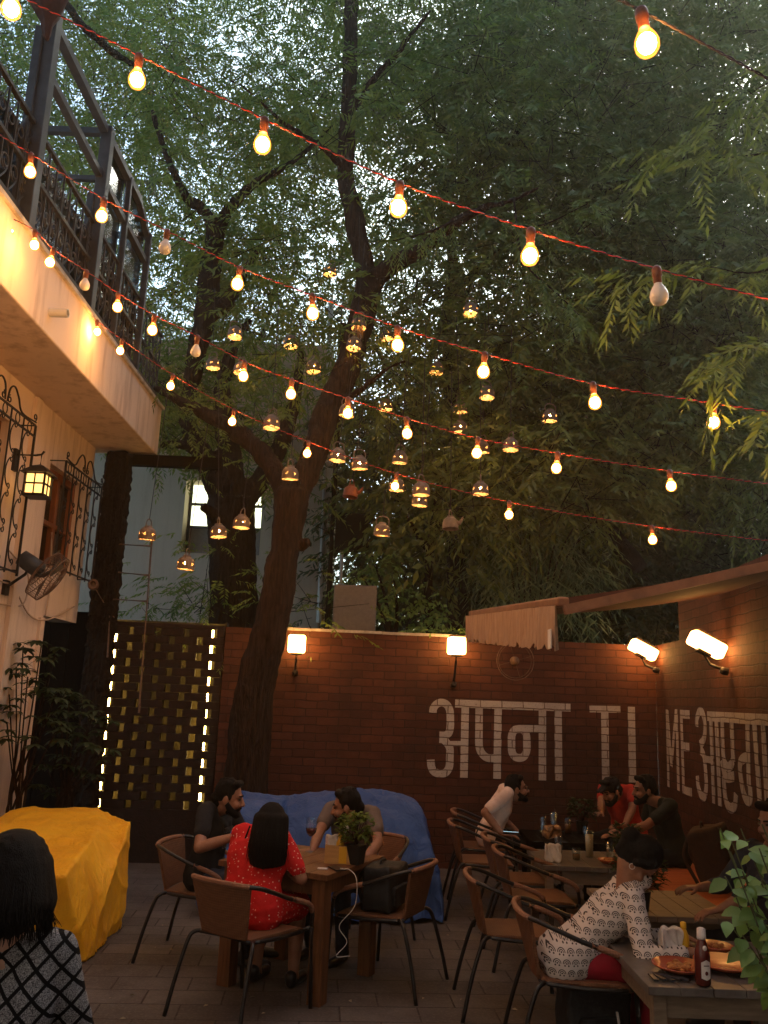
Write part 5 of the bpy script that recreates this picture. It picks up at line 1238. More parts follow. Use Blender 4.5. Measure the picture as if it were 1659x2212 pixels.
        m.ball(h(0, -.026, .034), (.088*S, .098*S, .097*S), 16, 12, Hm); m.ball(h(0, -.125, .0), .052); m.capsule(h(0, -.1, -.02), h(0, -.08, -.08), .05, .03)
        for s in (-1, 1): m.capsule(h(s*.07, .03, .05), h(s*.078, -.01, -.03), .022, .02)
        m.capsule(h(0, -.07, -.02), Nk-f_*.035+u*.03, .060, .045); m.capsule(h(0, -.05, -.05), Nk+u*.03, .055, .05)
    mesh_obj('hair', blob(m, 'hair', .007, 2), K['hair'], t)
    if hair == 'bob': strands(t, h, 1.0)
    m = MB()
    for s in (-1, 1): m.ball(h(s*.031, .082, .0), (.013, .008, .006), 10, 6, Hm)
    m.build('eye', K['eye'], t, smooth=True)
    m = MB()
    for s in (-1, 1): m.capsule(h(s*.016, .090, .022), h(s*.048, .078, .024), .0055, .004, 6)
    m.build('eyebrow', K['hair'], t, smooth=True)
    if beard:
        m = MB()
        for s in (-1, 1):
            m.capsule(h(s*.068, .0, -.03), h(s*.058, .035, -.075), .016, .024); m.capsule(h(s*.058, .035, -.075), h(s*.02, .072, -.105), .024, .027); m.capsule(h(0, .098, -.055), h(s*.03, .082, -.066), .008, .010)
        m.capsule(h(-.02, .075, -.105), h(.02, .075, -.105), .026, .026); m.ball(h(0, .03, -.09), (.05, .05, .03), 10, 8, Hm)
        mesh_obj('beard', blob(m, 'beard', .007, 2), K['hair'], t)
    if glasses:
        m = MB()
        for s in (-1, 1):
            m.tube([h(s*.033+.022*math.cos(a*PI/8), .100, -.002+.017*math.sin(a*PI/8)) for a in range(17)], .0022, 5, False); m.tube([h(s*.055, .1, .002), h(s*.078, .0, .0)], .002, 5)
        m.tube([h(-.011, .102, 0), h(.011, .102, 0)], .002, 5); m.build('spectacles', K['tube'], t)
    if cap:
        m = MB(); m.ball(h(0, -.012, .045), (.086, .098, .088), 16, 12, Hm); m.capsule(h(-.03, .06, .06), h(-.03, .145, .045), .02, .012); m.capsule(h(.03, .06, .06), h(.03, .145, .045), .02, .012); m.capsule(h(0, .06, .065), h(0, .155, .05), .02, .012)
        mesh_obj('cap', blob(m, 'cap', .007, 2), K[cap], t)
    t['_h'] = 0; del t['_h']
    return t, h, dict(sh=sh, elb=elb, kn=kn, Pp=Pp, Nk=Nk, u=u, f=f_, X=X)
W4 = lambda u, v, Y: (0,)+tuple(at(u, v, Y))
# woman at the bottom left, seen from behind
pw, h, J = person('woman with long dark hair and a grey sweater of black diamonds, seen from behind', (-1.13, 2.88), 12, .52, .08, female=True, skin='fair', top='lattice', sleeve=1.9, hair='bob', S=1.02, pants='denim', pitch=-4)
for k in list(KIDS[pw]):
    if k.name.startswith('hair') and 'strand' not in k.name:
        m = MB(); m.ball(h(0, -.03, .03), (.106, .112, .104), 16, 12)
        for i in range(15):
            a = PI*(.92+1.16*i/14); x, y = .082*math.cos(a), -.02+.09*math.sin(a)
            m.capsule(h(x, y, .03), h(x*1.26, y*1.12-.012, -.08), .034, .038); m.capsule(h(x*1.26, y*1.12-.012, -.08), h(x*1.28, y*1.08-.01, -.135-.015*math.sin(i)), .038, .020)
        me = blob(m, 'hair', .006, 2)
        for v in me.vertices: v.co += Vector((1, 1, 0))*noise.noise(Vector((v.co.x*60, v.co.y*60, v.co.z*4)))*.005
        k.data = me; me.materials.append(K['hair'])
    if k.name.startswith('hair_strands'): bpy.data.objects.remove(k)
KIDS[pw] = []; strands(pw, h, 1.08, .172, 420, 8)
c_ = copy_tree(ch0); c_.location = (-1.12, 2.91, .004); c_.rotation_euler = (0, 0, R(12)); c_['label'] = 'wicker armchair under the woman in the diamond sweater, at the bottom edge'
# bearded man in black printed tee
p2, h, J = person('bearded man in a black printed tee seated left of the wooden table, talking', (-1.17, 6.40), -103, .53, .12, yaw=8, pitch=-8, beard=True, hair='short', top='black_cloth', sleeve=.6, hpos=at(496, 1722, 6.30),
   arms={1: (W4(510, 1806, 6.02), (.3, -1, -.35), (.1, 1, .35), (0, -.2, 1)), -1: ((-.10, .40, .80), (-.6, -.2, -.8), (.2, 1, 0), (0, 0, 1))}, hc=(.4, .5))
def print_text(par, lines, o, rt):
    for s_, sz, dz, mt in lines:
        cu = bpy.data.curves.new('t', 'FONT'); cu.body = s_; cu.size = sz; cu.align_x = 'CENTER'; cu.extrude = .001
        ob = bpy.data.objects.new('t', cu); COL.objects.link(ob); bpy.context.view_layer.update()
        me = bpy.data.meshes.new_from_object(ob.evaluated_get(bpy.context.evaluated_depsgraph_get())); bpy.data.objects.remove(ob)
        me.transform(Matrix.Translation(o+rt @ Vector((0, dz, 0))) @ rt.to_4x4()); mesh_obj('shirt_print', me, mt, par)
uu, ff, xx = J['u'], J['f'], J['X']
print_text(p2, [('TBLUR', .055, .045, mat('faint_print', (.10, .09, .09))), ('THE MEN IN', .026, 0, K['white']), ('GUIT', .06, -.062, mat('faint_print_b', (.12, .10, .09)))], J['Pp']+uu*.27+ff*.135+Vector((.03, 0, 0)), Matrix((-xx, uu, ff)).transposed())
# woman in red
p3, h, J = person('woman in a red dotted dress seen from behind at the wooden table', (-.72, 5.50), -20, .52, .22, yaw=8, pitch=-6, female=True, top='red_dress', sleeve=.75, hair='bob', skin='skin', bare_legs=True, skirt=.93, S=.95, fat=.03, hpos=at(588, 1778, 5.52),
   arms={1: (W4(622, 1880, 5.72), (1, -.1, -1.3), (-.8, .5, 0), (0, 0, 1)), -1: ((-.12, .40, .80), (-.6, -.4, -.8), (.2, 1, 0), (0, 0, 1))})
m = MB(); a = J['Nk']-J['f']*.075; m.capsule(a+Vector((-.035, -.02, .0)), a+Vector((-.085, -.012, -.13)), .005, .006); m.ball(a+Vector((-.087, -.012, -.137)), .010); m.build('dress_tie', K['hair'], p3)
# man in grey tee
p4, h, J = person('man in a grey tee leaning on the far side of the wooden table, in profile', (-.09, 6.76), 150, .53, .30, yaw=-62, pitch=-10, hair='short', beard=True, top='grey_tee', sleeve=.6, hpos=at(748, 1741, 6.50),
   arms={1: (W4(668, 1852, 6.20), (.9, -.2, -.7), (.6, .7, 0), (0, 0, 1)), -1: (W4(783, 1866, 6.12), (-1, -.2, -.5), (.2, 1, 0), (0, 0, 1))})
# man in pale pink tee
p5, h, J = person('man in a pale pink tee and spectacles leaning forward with a lit phone', (1.10, 8.60), -92, .53, .40, yaw=0, pitch=6, hair='short', beard=True, glasses=True, top='pink_tee', sleeve=.75, hpos=at(1116, 1703, 8.5),
   arms={1: (W4(1086, 1803, 8.30), (.25, -1, -.5), (.2, 1, 0), (0, 0, 1)), -1: (W4(1120, 1800, 8.6), (-.6, -.3, -.8), (.3, 1, 0), (0, 0, 1))}, pants='black_cloth')
# man in red tee with cap
p6, h, J = person('man in a red tee and dark cap bent over his phone in the wall corner', (2.60, 9.06), 128, .53, .22, side=.12, yaw=-12, pitch=-22, beard=True, top='red_tee', sleeve=.6, cap='black_cloth', hpos=at(1320, 1708, 8.72),
   arms={1: (W4(1296, 1796, 8.45), (.9, -.2, -.7), (-.2, 1, .2), (0, 0, 1)), -1: (W4(1345, 1800, 8.4), (-.9, -.2, -.7), (.5, 1, 0), (0, 0, 1))}, pants='black_cloth')
# man in dark tee
p7, h, J = person('man in a dark green tee on the bench facing left, beside the man in red', (2.68, 7.95), 98, .53, .26, yaw=0, pitch=-2, beard=True, top='green_tee', sleeve=.65, hpos=at(1392, 1706, 7.95),
   arms={1: (W4(1350, 1796, 8.15), (.6, -.3, -.7), (0, 1, .1), (0, 0, 1)), -1: (W4(1338, 1806, 7.75), (-.8, -.5, -.5), (0, 1, .1), (0, 0, 1))}, pants='black_cloth')
# woman in kurta
p8, h, J = person('woman in a white printed kurta and crimson trousers bending low over the nearest table', (1.06, 4.84), -94, .51, .74, yaw=-8, pitch=-68, female=True, top='kurta', sleeve=1.72, pants='red_legging', hair='bun', hpos=at(1384, 1858, 4.80),
   arms={1: (W4(1500, 2058, 4.52), (.5, -.6, -.8), (0, 1, -.15), (0, 0, 1)), -1: (W4(1452, 2020, 4.75), (-.5, -.3, -.8), (0, 1, -.1), (0, 0, 1))}, knees={1: ((.12, .42, .46), (.10, .36, .09)), -1: ((-.12, .42, .46), (-.12, .34, .09))})
m = MB(); P_, k1, k2 = J['Pp'], J['kn'][1][0], J['kn'][-1][0]      # front panel of the kurta lying over the thighs
vs = []; fs = []
for i in range(13):
    a = i/12
    for j in range(15):
        b = j/14; x = -.20+.29*b; y = .02+.50*a; z = .59-.05*a-.30*max(0, abs(x)-.12)**1.0*1.6-(.22*max(0, a-.86)*3)
        vs.append((x, y, z+.008*math.sin(b*9+a*5)))
for i in range(12):
    for j in range(14): o = i*15+j; fs.append((o, o+1, o+16, o+15))
m.add(vs, fs); me = m.mesh('flap', True); me = modded(me, lambda o: (setattr_mod(o, 'SUBSURF', levels=1, render_levels=1), setattr_mod(o, 'SOLIDIFY', thickness=.005))); mesh_obj('kurta_skirt', me, K['kurta'], p8)
m = MB(); m.tube([h(-.083+.014*math.cos(a*PI/6), 0, -.055+.014*math.sin(a*PI/6)) for a in range(13)], .002, 5, False); m.build('earring', K['white'], p8); m = MB(); m.tube([h(.083, .014*math.cos(a*PI/6), -.055+.014*math.sin(a*PI/6)) for a in range(13)], .002, 5, False); m.build('earring', K['white'], p8)
# dark clad person at the right edge
p9, h, J = person('person in dark navy clothes at the right edge behind the leafy plant', (2.44, 5.35), 100, .53, .20, yaw=10, pitch=-10, hair='short', top='denim', sleeve=1.5, pants='black_cloth', hpos=at(1672, 1775, 5.3),
   arms={-1: (W4(1490, 2012, 4.95), (-.7, -.4, -.7), (.1, 1, -.2), (0, 0, 1)), 1: ((.22, .42, .74), (.7, -.4, -.7), (0, 1, 0), (0, 0, 1))}, knees={1: ((.14, .42, .48), (.14, .40, .09)), -1: ((-.14, .42, .48), (-.14, .40, .09))})
# ================================================================== THINGS ON TABLES
TZ = .739
def put(u, v, z): return atz(u, v, z)
def leaf(m, b, d, L, w, n_, fold=.25):
    d = Vector(d).normalized(); n_ = Vector(n_); s = d.cross(n_).normalized(); n2 = s.cross(d)
    P = [(0, 0, 0), (.18, .36, 0), (.45, .5, 0), (.75, .30, -.05), (1, 0, -.16)]; o = len(m.v)
    for t, x, z in P: m.v.append(tuple(Vector(b)+d*L*t+n2*(L*z)))
    for t, x, z in P[1:4]:
        for sg in (-1, 1): m.v.append(tuple(Vector(b)+d*L*t+s*(sg*x*w)+n2*(L*z+abs(x)*w*fold)))
    m.f += [(o, o+1, o+5), (o+1, o+2, o+7, o+5), (o+2, o+3, o+9, o+7), (o+3, o+4, o+9), (o, o+6, o+1), (o+1, o+6, o+8, o+2), (o+2, o+8, o+10, o+3), (o+3, o+10, o+4)]
def shade_leaf(m, name, mt, par, world=True, per=11):
    me = bpy.data.meshes.new(name); me.from_pydata(m.v, [], m.f); a = me.attributes.new('shade', 'FLOAT', 'POINT')
    sh = np.repeat(rng.beta(2, 2.2, len(m.v)//per+1), per)[:len(m.v)]; a.data.foreach_set('value', sh.astype(np.float32))
    me.polygons.foreach_set('use_smooth', [True]*len(me.polygons)); return mesh_obj(name, me, mt, par, world)
q = put(733, 1862, TZ); cdy = thing('table_caddy', 'small light wooden caddy with napkins and sauces on the wooden table', 'caddy', q, TA+.35)
m = MB(); w = .105
for sg in (-1, 1): m.box((sg*w*.8, 0, .055), (.008, .13, .11)); m.box((0, sg*.065, .055), (w*1.6, .008, .11))
m.box((0, 0, .006), (w*1.6, .13, .01)); m.box((0, 0, .06), (.008, .12, .10)); m.build('box', K['caddy'], cdy)
m = MB(); m.box((.03, -.071, .055), (.05, .004, .10)); m.build('label_panel', K['mustard'], cdy)
def napkins(label, p, s=1., seed=0, n=4):
    m = MB(); r = random.Random(seed)
    for i in range(n):
        vs = []; o = Vector((r.uniform(-.015, .015), r.uniform(-.02, .02), 0))*s; a = r.uniform(-.5, .5)
        for x in range(6):
            for z in range(6):
                X_ = (x/5-.5)*.09; Z_ = z/5*.11; vs.append(Vector((X_*math.cos(a)+o.x, X_*math.sin(a)+o.y+.02*math.sin(x*1.3+i+z*.8)+Z_*r.uniform(-.3, .3)*.3, Z_+.012*math.sin(x*1.7+i)))*s)
        m.add(vs, [(x*6+z, x*6+z+1, x*6+z+7, x*6+z+6) for x in range(5) for z in range(5)])
    me = m.mesh('napkin', True); me = modded(me, lambda o: (setattr_mod(o, 'SUBSURF', levels=1, render_levels=1), setattr_mod(o, 'SOLIDIFY', thickness=.002)))
    o = mesh_obj('napkins', me, K['white']); o.location = p; return tag(o, label, 'napkins')
napkins('white paper napkins tucked in the wooden caddy, left of the bottle', q+Vector((-.045, -.01, .06)), .95, 1)
def bottle(label, p, r, hgt, body, capm, lab=None, rz=0):
    t = thing('sauce_bottle', label, 'bottle', p, rz)
    m = MB(); m.lathe([(r*.8, 0), (r, .01), (r, hgt*.5), (r*.92, hgt*.6), (r*.5, hgt*.78), (r*.42, hgt*.82)], n=18); m.build('body', body, t, smooth=True)
    m = MB(); m.lathe([(r*.55, hgt*.8), (r*.58, hgt*.83), (r*.55, hgt*.98), (r*.3, hgt)], n=16); m.build('cap', capm, t, smooth=True)
    if lab:
        m = MB(); n = 9
        a0 = -PI/2
        vs = [];
        for i in range(n):
            a = a0+(i/(n-1)-.5)*1.3; k = abs(i/(n-1)-.5)*2
            vs += [(1.02*r*math.cos(a), 1.02*r*math.sin(a), hgt*(.12+.03*k)), (1.02*r*math.cos(a), 1.02*r*math.sin(a), hgt*(.47-.05*k))]
        m.add(vs, [(2*i, 2*i+2, 2*i+3, 2*i+1) for i in range(n-1)]); l = m.build('label', K['white'], t)
        m = MB(); m.ball((0, -r*1.03, hgt*.24), (r*.22, .002, r*.26), 10, 6); m.box((0, -r*1.03, hgt*.37), (r*.7, .003, r*.10)); m.build('emblem', K['ketchup'], l)
        m = MB(); m.ball((0, -r*.74, hgt*.66), (r*.3, .006, r*.34), 12, 8); m.build('neck_label', K['white'], t)
    return t
bottle('dark sauce bottle with a white cap in the wooden caddy', q+Vector((.035, .03, .012)), .03, .21, K['ketchup'], K['white'])
bottle('yellow mustard bottle leaning in the wooden caddy among the napkins', q+Vector((.0, .0, .03)), .026, .15, K['mustard'], K['mustard'])
q = put(767, 1866, TZ); hp_ = thing('herb_pot', 'bushy green herb in a square black pot on the wooden table', 'potted plant', q, TA)
m = MB(); b = [(-.045, -.045, 0), (.045, -.045, 0), (.045, .045, 0), (-.045, .045, 0), (-.055, -.055, .12), (.055, -.055, .12), (.055, .055, .12), (-.055, .055, .12)]
m.add(b, [(0, 3, 2, 1), (0, 1, 5, 4), (1, 2, 6, 5), (2, 3, 7, 6), (3, 0, 4, 7), (4, 5, 6, 7)]); m.build('pot', K['pot'], hp_, bevel=.006)
def bush(par, c, rad, hh, n, L, mt, stems=True, seed=1, w=.4):
    r = random.Random(seed); m = MB(); s = MB()
    for i in range(n):
        a = r.uniform(0, 6.28); k = r.uniform(.15, 1)**.6; z = r.uniform(.15, 1)
        tip = Vector(c)+Vector((rad*k*math.cos(a)*(.55+.6*math.sin(PI*min(1, z*.9))), rad*k*math.sin(a)*(.55+.6*math.sin(PI*min(1, z*.9))), hh*z))
        if i % 6 == 0: s.tube([Vector(c), Vector(c)*.5+tip*.5+Vector((0, 0, .02)), tip], .0025, 5)
        for j in range(3): b = a+r.uniform(-1.4, 1.4); leaf(m, tip, (math.cos(b), math.sin(b), r.uniform(-.4, .8)), L*r.uniform(.6, 1.2), L*w, (0, .1, 1))
    s.build('stem', K['bark'], par); shade_leaf(m, 'foliage', mt, par, False)
bush(hp_, (0, 0, .11), .10, .20, 120, .055, LF1, seed=3)
q = put(672, 1838, TZ); q.y = 6.18; q = Vector((at(672, 1800, 6.2).x, 6.2, TZ)); wg = thing('wine_glass', 'stemmed glass of dark red wine in front of the blue tarpaulin', 'glass', q)
m = MB(); m.lathe([(.034, 0), (.034, .003), (.006, .008), (.004, .09), (.012, .10), (.034, .125), (.040, .155), (.036, .20), (.031, .225)], n=20); m.build('bowl', K['glass'], wg, smooth=True)
m = MB(); m.lathe([(.001, .101), (.011, .102), (.032, .126), (.038, .153), (.001, .154)], n=20); m.build('wine', K['wine'], wg, smooth=True)
q = put(728, 1878, TZ); ph = thing('phone', 'dark phone charging on the wooden table with a white cable', 'phone', q+Vector((0, 0, .002)), TA+.9)
m = MB(); m.box((0, 0, .004), (.07, .14, .008)); m.build('case', K['tube'], ph, bevel=.003)
m = MB(); c = [(q.x+.03, q.y-.03, TZ+.008), (q.x+.08, q.y-.06, TZ+.012), (q.x+.125, q.y-.09, .70), (q.x+.12, q.y-.08, .55), (q.x+.03, q.y-.02, .42), (q.x+.08, q.y+.02, .32), (q.x+.02, q.y-.02, .25), (q.x+.1, q.y+.1, .22)]
m.tube(curve(c, 8), .0022, 6); m.box(c[0], (.02, .012, .008)); m.build('cable', K['white'], ph, True)
m = MB(); m.box((q.x-.09, q.y-.01, TZ+.004), (.06, .03, .006)); tag(m.build('folded_receipt', K['white']), 'small white folded paper beside the woman in red\'s elbow', 'paper')
# black bag on the chair, backpacks
def backpack(label, p, rz, sx, sy, sz, mt, name='backpack', tilt=0):
    t = thing(name, label, 'bag', p, rz); m = MB(); rt = Matrix.Rotation(tilt, 3, 'X')
    m.box((0, 0, sz/2), (sx, sy, sz)); me = m.mesh('body'); me = modded(me, lambda o: (setattr_mod(o, 'SUBSURF', levels=4, render_levels=4, subdivision_type='SIMPLE'), setattr_mod(o, 'SMOOTH', iterations=14, factor=.5)))
    jitter(me, .02, 8, 4); me.transform(rt.to_4x4()); mesh_obj('body', me, mt, t)
    for f in me.polygons: f.use_smooth = True
    m = MB(); m.box((0, -sy*.52, sz*.34), (sx*.7, sy*.25, sz*.45)); me = m.mesh('pocket'); me = modded(me, lambda o: (setattr_mod(o, 'SUBSURF', levels=3, render_levels=3, subdivision_type='SIMPLE'), setattr_mod(o, 'SMOOTH', iterations=6, factor=.5))); me.transform(rt.to_4x4()); mesh_obj('pocket', me, mt, t)
    m = MB(); m.tube([rt @ Vector(v) for v in curve([(-.05, sy*.1, sz*.96), (-.03, sy*.1, sz*1.07), (.03, sy*.1, sz*1.07), (.05, sy*.1, sz*.96)])], .008, 6); m.build('handle', mt, t)
    for sg in (-1, 1):
        m = MB(); m.tube([rt @ Vector(v) for v in curve([(sg*sx*.25, sy*.5, sz*.9), (sg*sx*.3, sy*.75, sz*.6), (sg*sx*.32, sy*.55, sz*.12)])], .014, 6); m.build('strap', mt, t)
    return t
bp = backpack('slumped black bag on the wicker chair at the front right of the wooden table', (.10, 6.0, .45), R(66), .34, .2, .27, K['bag'], 'bag')
m = MB(); m.box((.02, -.165, .12), (.02, .004, .05), Matrix.Rotation(.4, 3, 'Y')); m.build('tag', K['white'], bp)
bp = backpack('black backpack with pale trim standing on the floor behind the nearest table', tuple(atz(1282, 2300, 0)), R(8), .34, .22, .46, K['bag'])
for a, b, w in (((.06, -.17, .30), (.09, -.168, .12), .012), ((-.10, -.17, .20), (-.09, -.168, .06), .012), ((-.08, -.0, .452), (.06, -.03, .45), .02)):
    m = MB(); m.bar(a, b, w, .008); m.build('trim', K['white'], bp)
qx = atp(1478, 1880, (2.75, 0, 0), (1, 0, 0)); backpack('dark brown backpack lying on the orange bench', (2.72, 7.0, .445), R(60), .40, .26, .46, K['brown_bag'], tilt=-.25)
backpack('small dark bag leaning behind the brown backpack on the bench', (2.92, 6.55, .445), R(85), .3, .16, .36, K['bag'], 'bag')
# lit phone of the pink tee man
q = at(1104, 1800, 8.2); lp = thing('phone', 'phone with a bright screen in the hand of the pink tee man', 'phone', q, -.2)
m = MB(); rt = Matrix.Rotation(-.35, 3, 'X'); m.box((0, 0, 0), (.15, .075, .008), rt); m.build('case', K['tube'], lp)
m = MB(); m.box(rt @ Vector((0, 0, .0055)), (.138, .066, .002), rt); sc_ = m.build('screen', emit('phone_screen', (.55, .9, 1), .75), lp)
m = MB(); m.box(rt @ Vector((-.01, .002, .0075)), (.04, .05, .001), rt); m.build('picture', emit('phone_screen_b', (.9, .45, .25), .6), sc_)
def tumbler(label, p, r, hgt, liquid=None, lv=.6):
    t = thing('drinking_glass', label, 'glass', p)
    m = MB(); m.lathe([(r*.8, 0), (r, hgt), (r*.93, hgt), (r*.74, .006)], n=16); m.build('glass', K['glass'], t, smooth=True)
    if liquid: m = MB(); m.lathe([(r*.74, .007), (r*.72+r*.2*lv, hgt*lv), (.001, hgt*lv)], n=16); m.build('drink', liquid, t, smooth=True)
    return t
MILK = mat('milkshake', (.58, .40, .24), rough=.5); AMB = mat('amber_drink', (.22, .09, .03), rough=.2)
z2 = .607
tumbler('tall glass of pale milkshake on the low table before the pink tee man', (1.74, 7.2, z2), .036, .20, MILK, .85)
for i, (x, y, lb) in enumerate(((1.52, 7.32, 'clear half-empty tumbler left of the tall milkshake'), (1.90, 7.18, 'clear tumbler right of the tall milkshake'), (1.60, 7.05, 'short dark drink glass in front of the tall milkshake'))):
    tumbler(lb, (x, y, z2), .035, (.13, .12, .09)[i], AMB if i != 1 else None, .5)
for i, (x, y, lb) in enumerate(((1.58, 8.30, 'clear glass on the farthest table, nearest the pink tee man'), (1.70, 8.42, 'tall clear glass at the back of the farthest table'), (1.94, 8.15, 'short clear glass on the farthest table, nearest the man in red'), (1.83, 8.40, 'amber drink glass in the middle of the farthest table'))):
    tumbler(lb, (x, y, z2), .035, (.15, .18, .1, .14)[i], AMB if i == 3 else None)
napkins('crumpled white napkins heaped on the low table before the empty chairs', Vector((1.40, 6.97, z2)), 1.1, 5, 6)
def plate(label, p, r, fd=0):
    t = thing('plate', label, 'plate', p); m = MB(); m.lathe([(r*.55, 0), (r*.62, .004), (r, .028), (r*.99, .033), (r*.6, .012), (.001, .011)], n=32); m.build('dish', K['plate'], t, smooth=True)
    if fd:
        m = MB(); r_ = random.Random(fd)
        for i in range(fd): a = r_.uniform(0, 6.28); k = r*.5*r_.random(); m.ball((k*math.cos(a), k*math.sin(a), .02+.012*r_.random()), (r_.uniform(.008, .02), r_.uniform(.008, .02), r_.uniform(.006, .014)), 8, 5, Matrix.Rotation(r_.uniform(0, 3), 3, 'Z'))
        m.build('food', K['food'], t)
    return t
plate('small plate of orange fries on the low table right of the milkshake', (1.83, 6.95, z2), .085, 30)
m = MB(); m.box((1.62, 8.12, .66), (.14, .09, .10), Matrix.Rotation(.5, 3, 'Z')); me = m.mesh('p'); me = modded(me, lambda o: setattr_mod(o, 'SUBSURF', levels=3, render_levels=3, subdivision_type='SIMPLE')); jitter(me, .03, 16, 2)
tag(mesh_obj('snack_packet', me, mat('foil', (.5, .32, .18), (.3, .15, .06), rough=.25, metal=.6, nscale=20)), 'crumpled shiny foil snack packet on the farthest table', 'packet')
# nearest table
pz_ = lambda u, v: atz(u, v, .609)
plate('large terracotta plate on the right of the nearest table', pz_(1567, 2092), .145, 0); plate('terracotta plate with food under the kurta woman\'s hands', pz_(1468, 2098), .125, 26); plate('small terracotta plate behind the sauce bottle on the nearest table', pz_(1545, 2055), .09, 8)
bottle('dark red sauce bottle with white label and cap on the nearest table', pz_(1519, 2128), .034, .235, K['ketchup'], K['white'], True, .15)
bottle('yellow mustard bottle standing on the nearest table beyond the napkin', pz_(1478, 2062), .026, .15, K['mustard'], K['mustard'])
napkins('white napkin standing up beside the mustard bottle on the nearest table', pz_(1448, 2062), 1.15, 9, 4)
m = MB(); q = pz_(1440, 2115)
for i in range(5): m.box(q+Vector((.03*i-.06, .01*(i % 2), .006)), (.02, .09, .008), Matrix.Rotation(.2*i, 3, 'Z'))
tag(m.build('cutlery', K['steel']), 'dark cutlery laid at the front of the nearest table', 'cutlery')
q = pz_(1428, 2028); q.z = .609; q = Vector((1.62, 5.45, .609)); hp_ = thing('herb_pot', 'dark leafy plant in a black pot between the kurta woman and the bench', 'potted plant', q)
m = MB(); m.lathe([(.045, 0), (.06, .11), (.05, .11), (.04, .1)], n=16); m.build('pot', K['pot'], hp_); bush(hp_, (0, 0, .1), .13, .22, 130, .06, LFD, seed=6)
q = Vector((1.62, 8.02, .609)); hp_ = thing('herb_pot', 'dark bushy plant in a pot at the back of the farthest table', 'potted plant', Vector((1.98, 8.46, .609)))
m = MB(); m.lathe([(.045, 0), (.06, .11), (.05, .11), (.04, .1)], n=16); m.build('pot', K['pot'], hp_); bush(hp_, (0, 0, .1), .12, .2, 100, .06, LFD, seed=8)
hp_ = thing('herb_pot', 'dark bushy plant in a pot at the right end of the milkshake table', 'potted plant', Vector((1.97, 6.95, .609)))
m = MB(); m.lathe([(.045, 0), (.06, .11), (.05, .11), (.04, .1)], n=16); m.build('pot', K['pot'], hp_); bush(hp_, (0, 0, .1), .11, .18, 100, .06, LFD, seed=9)
# ================================================================== PLANTS
b0 = Vector((1.55, 3.05, 0)); pr = thing('potted_shrub', 'near leafy green shrub with broad pointed leaves at the right edge', 'potted plant', b0)
m = MB(); m.lathe([(.13, 0), (.17, .30), (.185, .30), (.185, .34), (.16, .34), (.15, .28)], n=24); m.build('pot', K['terracotta'], pr)
SP = [(1556,1790),(1580,1815),(1600,1790),(1578,1840),(1640,1832),(1604,1882),(1644,1902),(1566,1893),(1590,1938),(1622,1955),(1572,1990),(1604,2020),(1642,2060),(1646,1780),(1620,1842),(1650,1992),(1690,1850),(1700,1950),(1680,2050),(1690,1780),(1630,2100),(1612,1920)]
m = MB(); s = MB(); rr = random.Random(4)
for i, (u, v) in enumerate(SP):
    Y = 2.95+rr.uniform(-.15, .22); tip = at(u, v, Y); mid = Vector((1.50, 3.05, .34)).lerp(tip, .55)+Vector((rr.uniform(0, .08), 0, .06))
    s.tube(curve([Vector((1.55+rr.uniform(-.05, .05), 3.05, .33)), mid, tip], 5), [.005]*6+[.0025]*5, 5)
    for k in range(5 if i > 5 else 3):
        a = rr.uniform(0, 6.28); q = tip.lerp(mid, rr.uniform(0, .35)); d = Vector((math.cos(a)*.8-.25, math.sin(a)*.7-.2, rr.uniform(-.75, .15)))
        leaf(m, q, d, (ll_ := rr.uniform(.045, .085)), ll_*.62, (rr.uniform(-.4, .2), -.6, .8), .2)
s.build('stem', mat('green_stem', (.10, .12, .05), (.07, .07, .03)), pr, True); shade_leaf(m, 'foliage', LFS, pr)
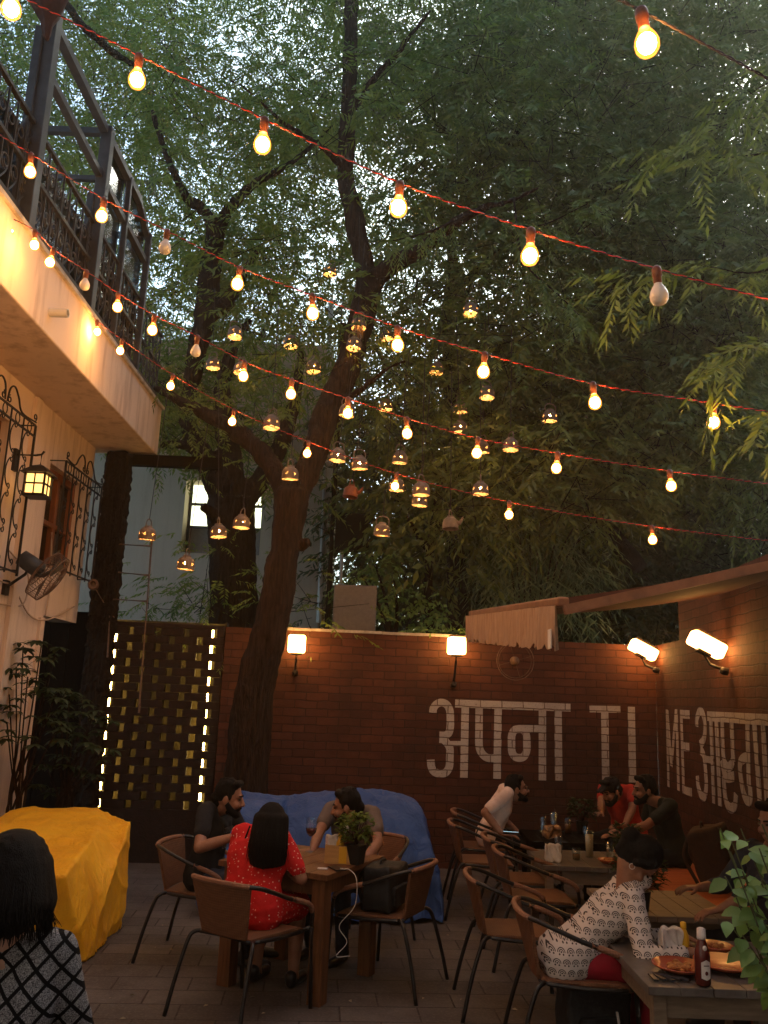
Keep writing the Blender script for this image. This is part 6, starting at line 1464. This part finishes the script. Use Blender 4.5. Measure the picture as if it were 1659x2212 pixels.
def whorl(m, p, r_, L, rr):
    n = rr.randint(6, 8); a0 = rr.uniform(0, 6)
    for k in range(n): a = a0+2*PI*k/n; leaf(m, p, (math.cos(a), math.sin(a), rr.uniform(-.45, .05)), L*rr.uniform(.8, 1.15), L*.42, (0, 0, 1), .15)
for pi, (lb, base, tips, seed) in enumerate((('tall umbrella plant with whorled leaves in a pot against the cream wall', (-3.02, 7.6, 0), [(50,1395),(90,1388),(120,1410),(35,1440),(60,1462),(100,1470),(20,1500),(75,1490),(120,1500),(15,1560),(55,1590),(95,1555),(120,1580)], 2),
                                           ('dark leafy potted plant with reaching leaves before the black passage', (-2.75, 8.0, 0), [(150,1500),(180,1520),(130,1530),(160,1560),(200,1545),(225,1560),(120,1600),(170,1610),(205,1590),(90,1640),(140,1650),(180,1660),(110,1690),(230,1610)], 5))):
    rr = random.Random(seed); t = thing('potted_shrub', lb, 'potted plant', base); m = MB(); s = MB(); k = MB(); b = Vector(base)
    k.lathe([(.14, 0), (.19, .32), (.205, .32), (.205, .36), (.18, .36), (.17, .3)], n=22); k.build('pot', K['terracotta'], t)
    for u, v in tips:
        tip = at(u, v, base[1]+rr.uniform(-.25, .2)); mid = (b+Vector((0, 0, .75))).lerp(tip, .45)
        s.tube(curve([b+Vector((rr.uniform(-.05, .05), rr.uniform(-.05, .05), .33)), b+Vector((rr.uniform(-.08, .08), 0, .75)), mid, tip], 4), [.013]*4+[.010]*4+[.006]*5, 6)
        for i in range(4): whorl(m, tip+Vector((rr.gauss(0, .06), rr.gauss(0, .06), rr.gauss(0, .05))), .1, rr.uniform(.09, .13), rr)
    s.build('stem', K['bark'], t, True); shade_leaf(m, 'foliage', LFD, t)
# ------------------------------------------------------------------ render settings
sc.render.engine = 'CYCLES'; cy = sc.cycles
cy.use_denoising = True
try: cy.denoiser = 'OPENIMAGEDENOISE'; cy.denoising_input_passes = 'RGB_ALBEDO_NORMAL'
except Exception: pass
cy.use_light_tree = True; cy.max_bounces = 6; cy.diffuse_bounces = 3; cy.glossy_bounces = 2; cy.transmission_bounces = 4; cy.transparent_max_bounces = 8
cy.sample_clamp_indirect = 3; cy.caustics_reflective = False; cy.caustics_refractive = False; sc.cycles.pixel_filter_type = 'BLACKMAN_HARRIS'
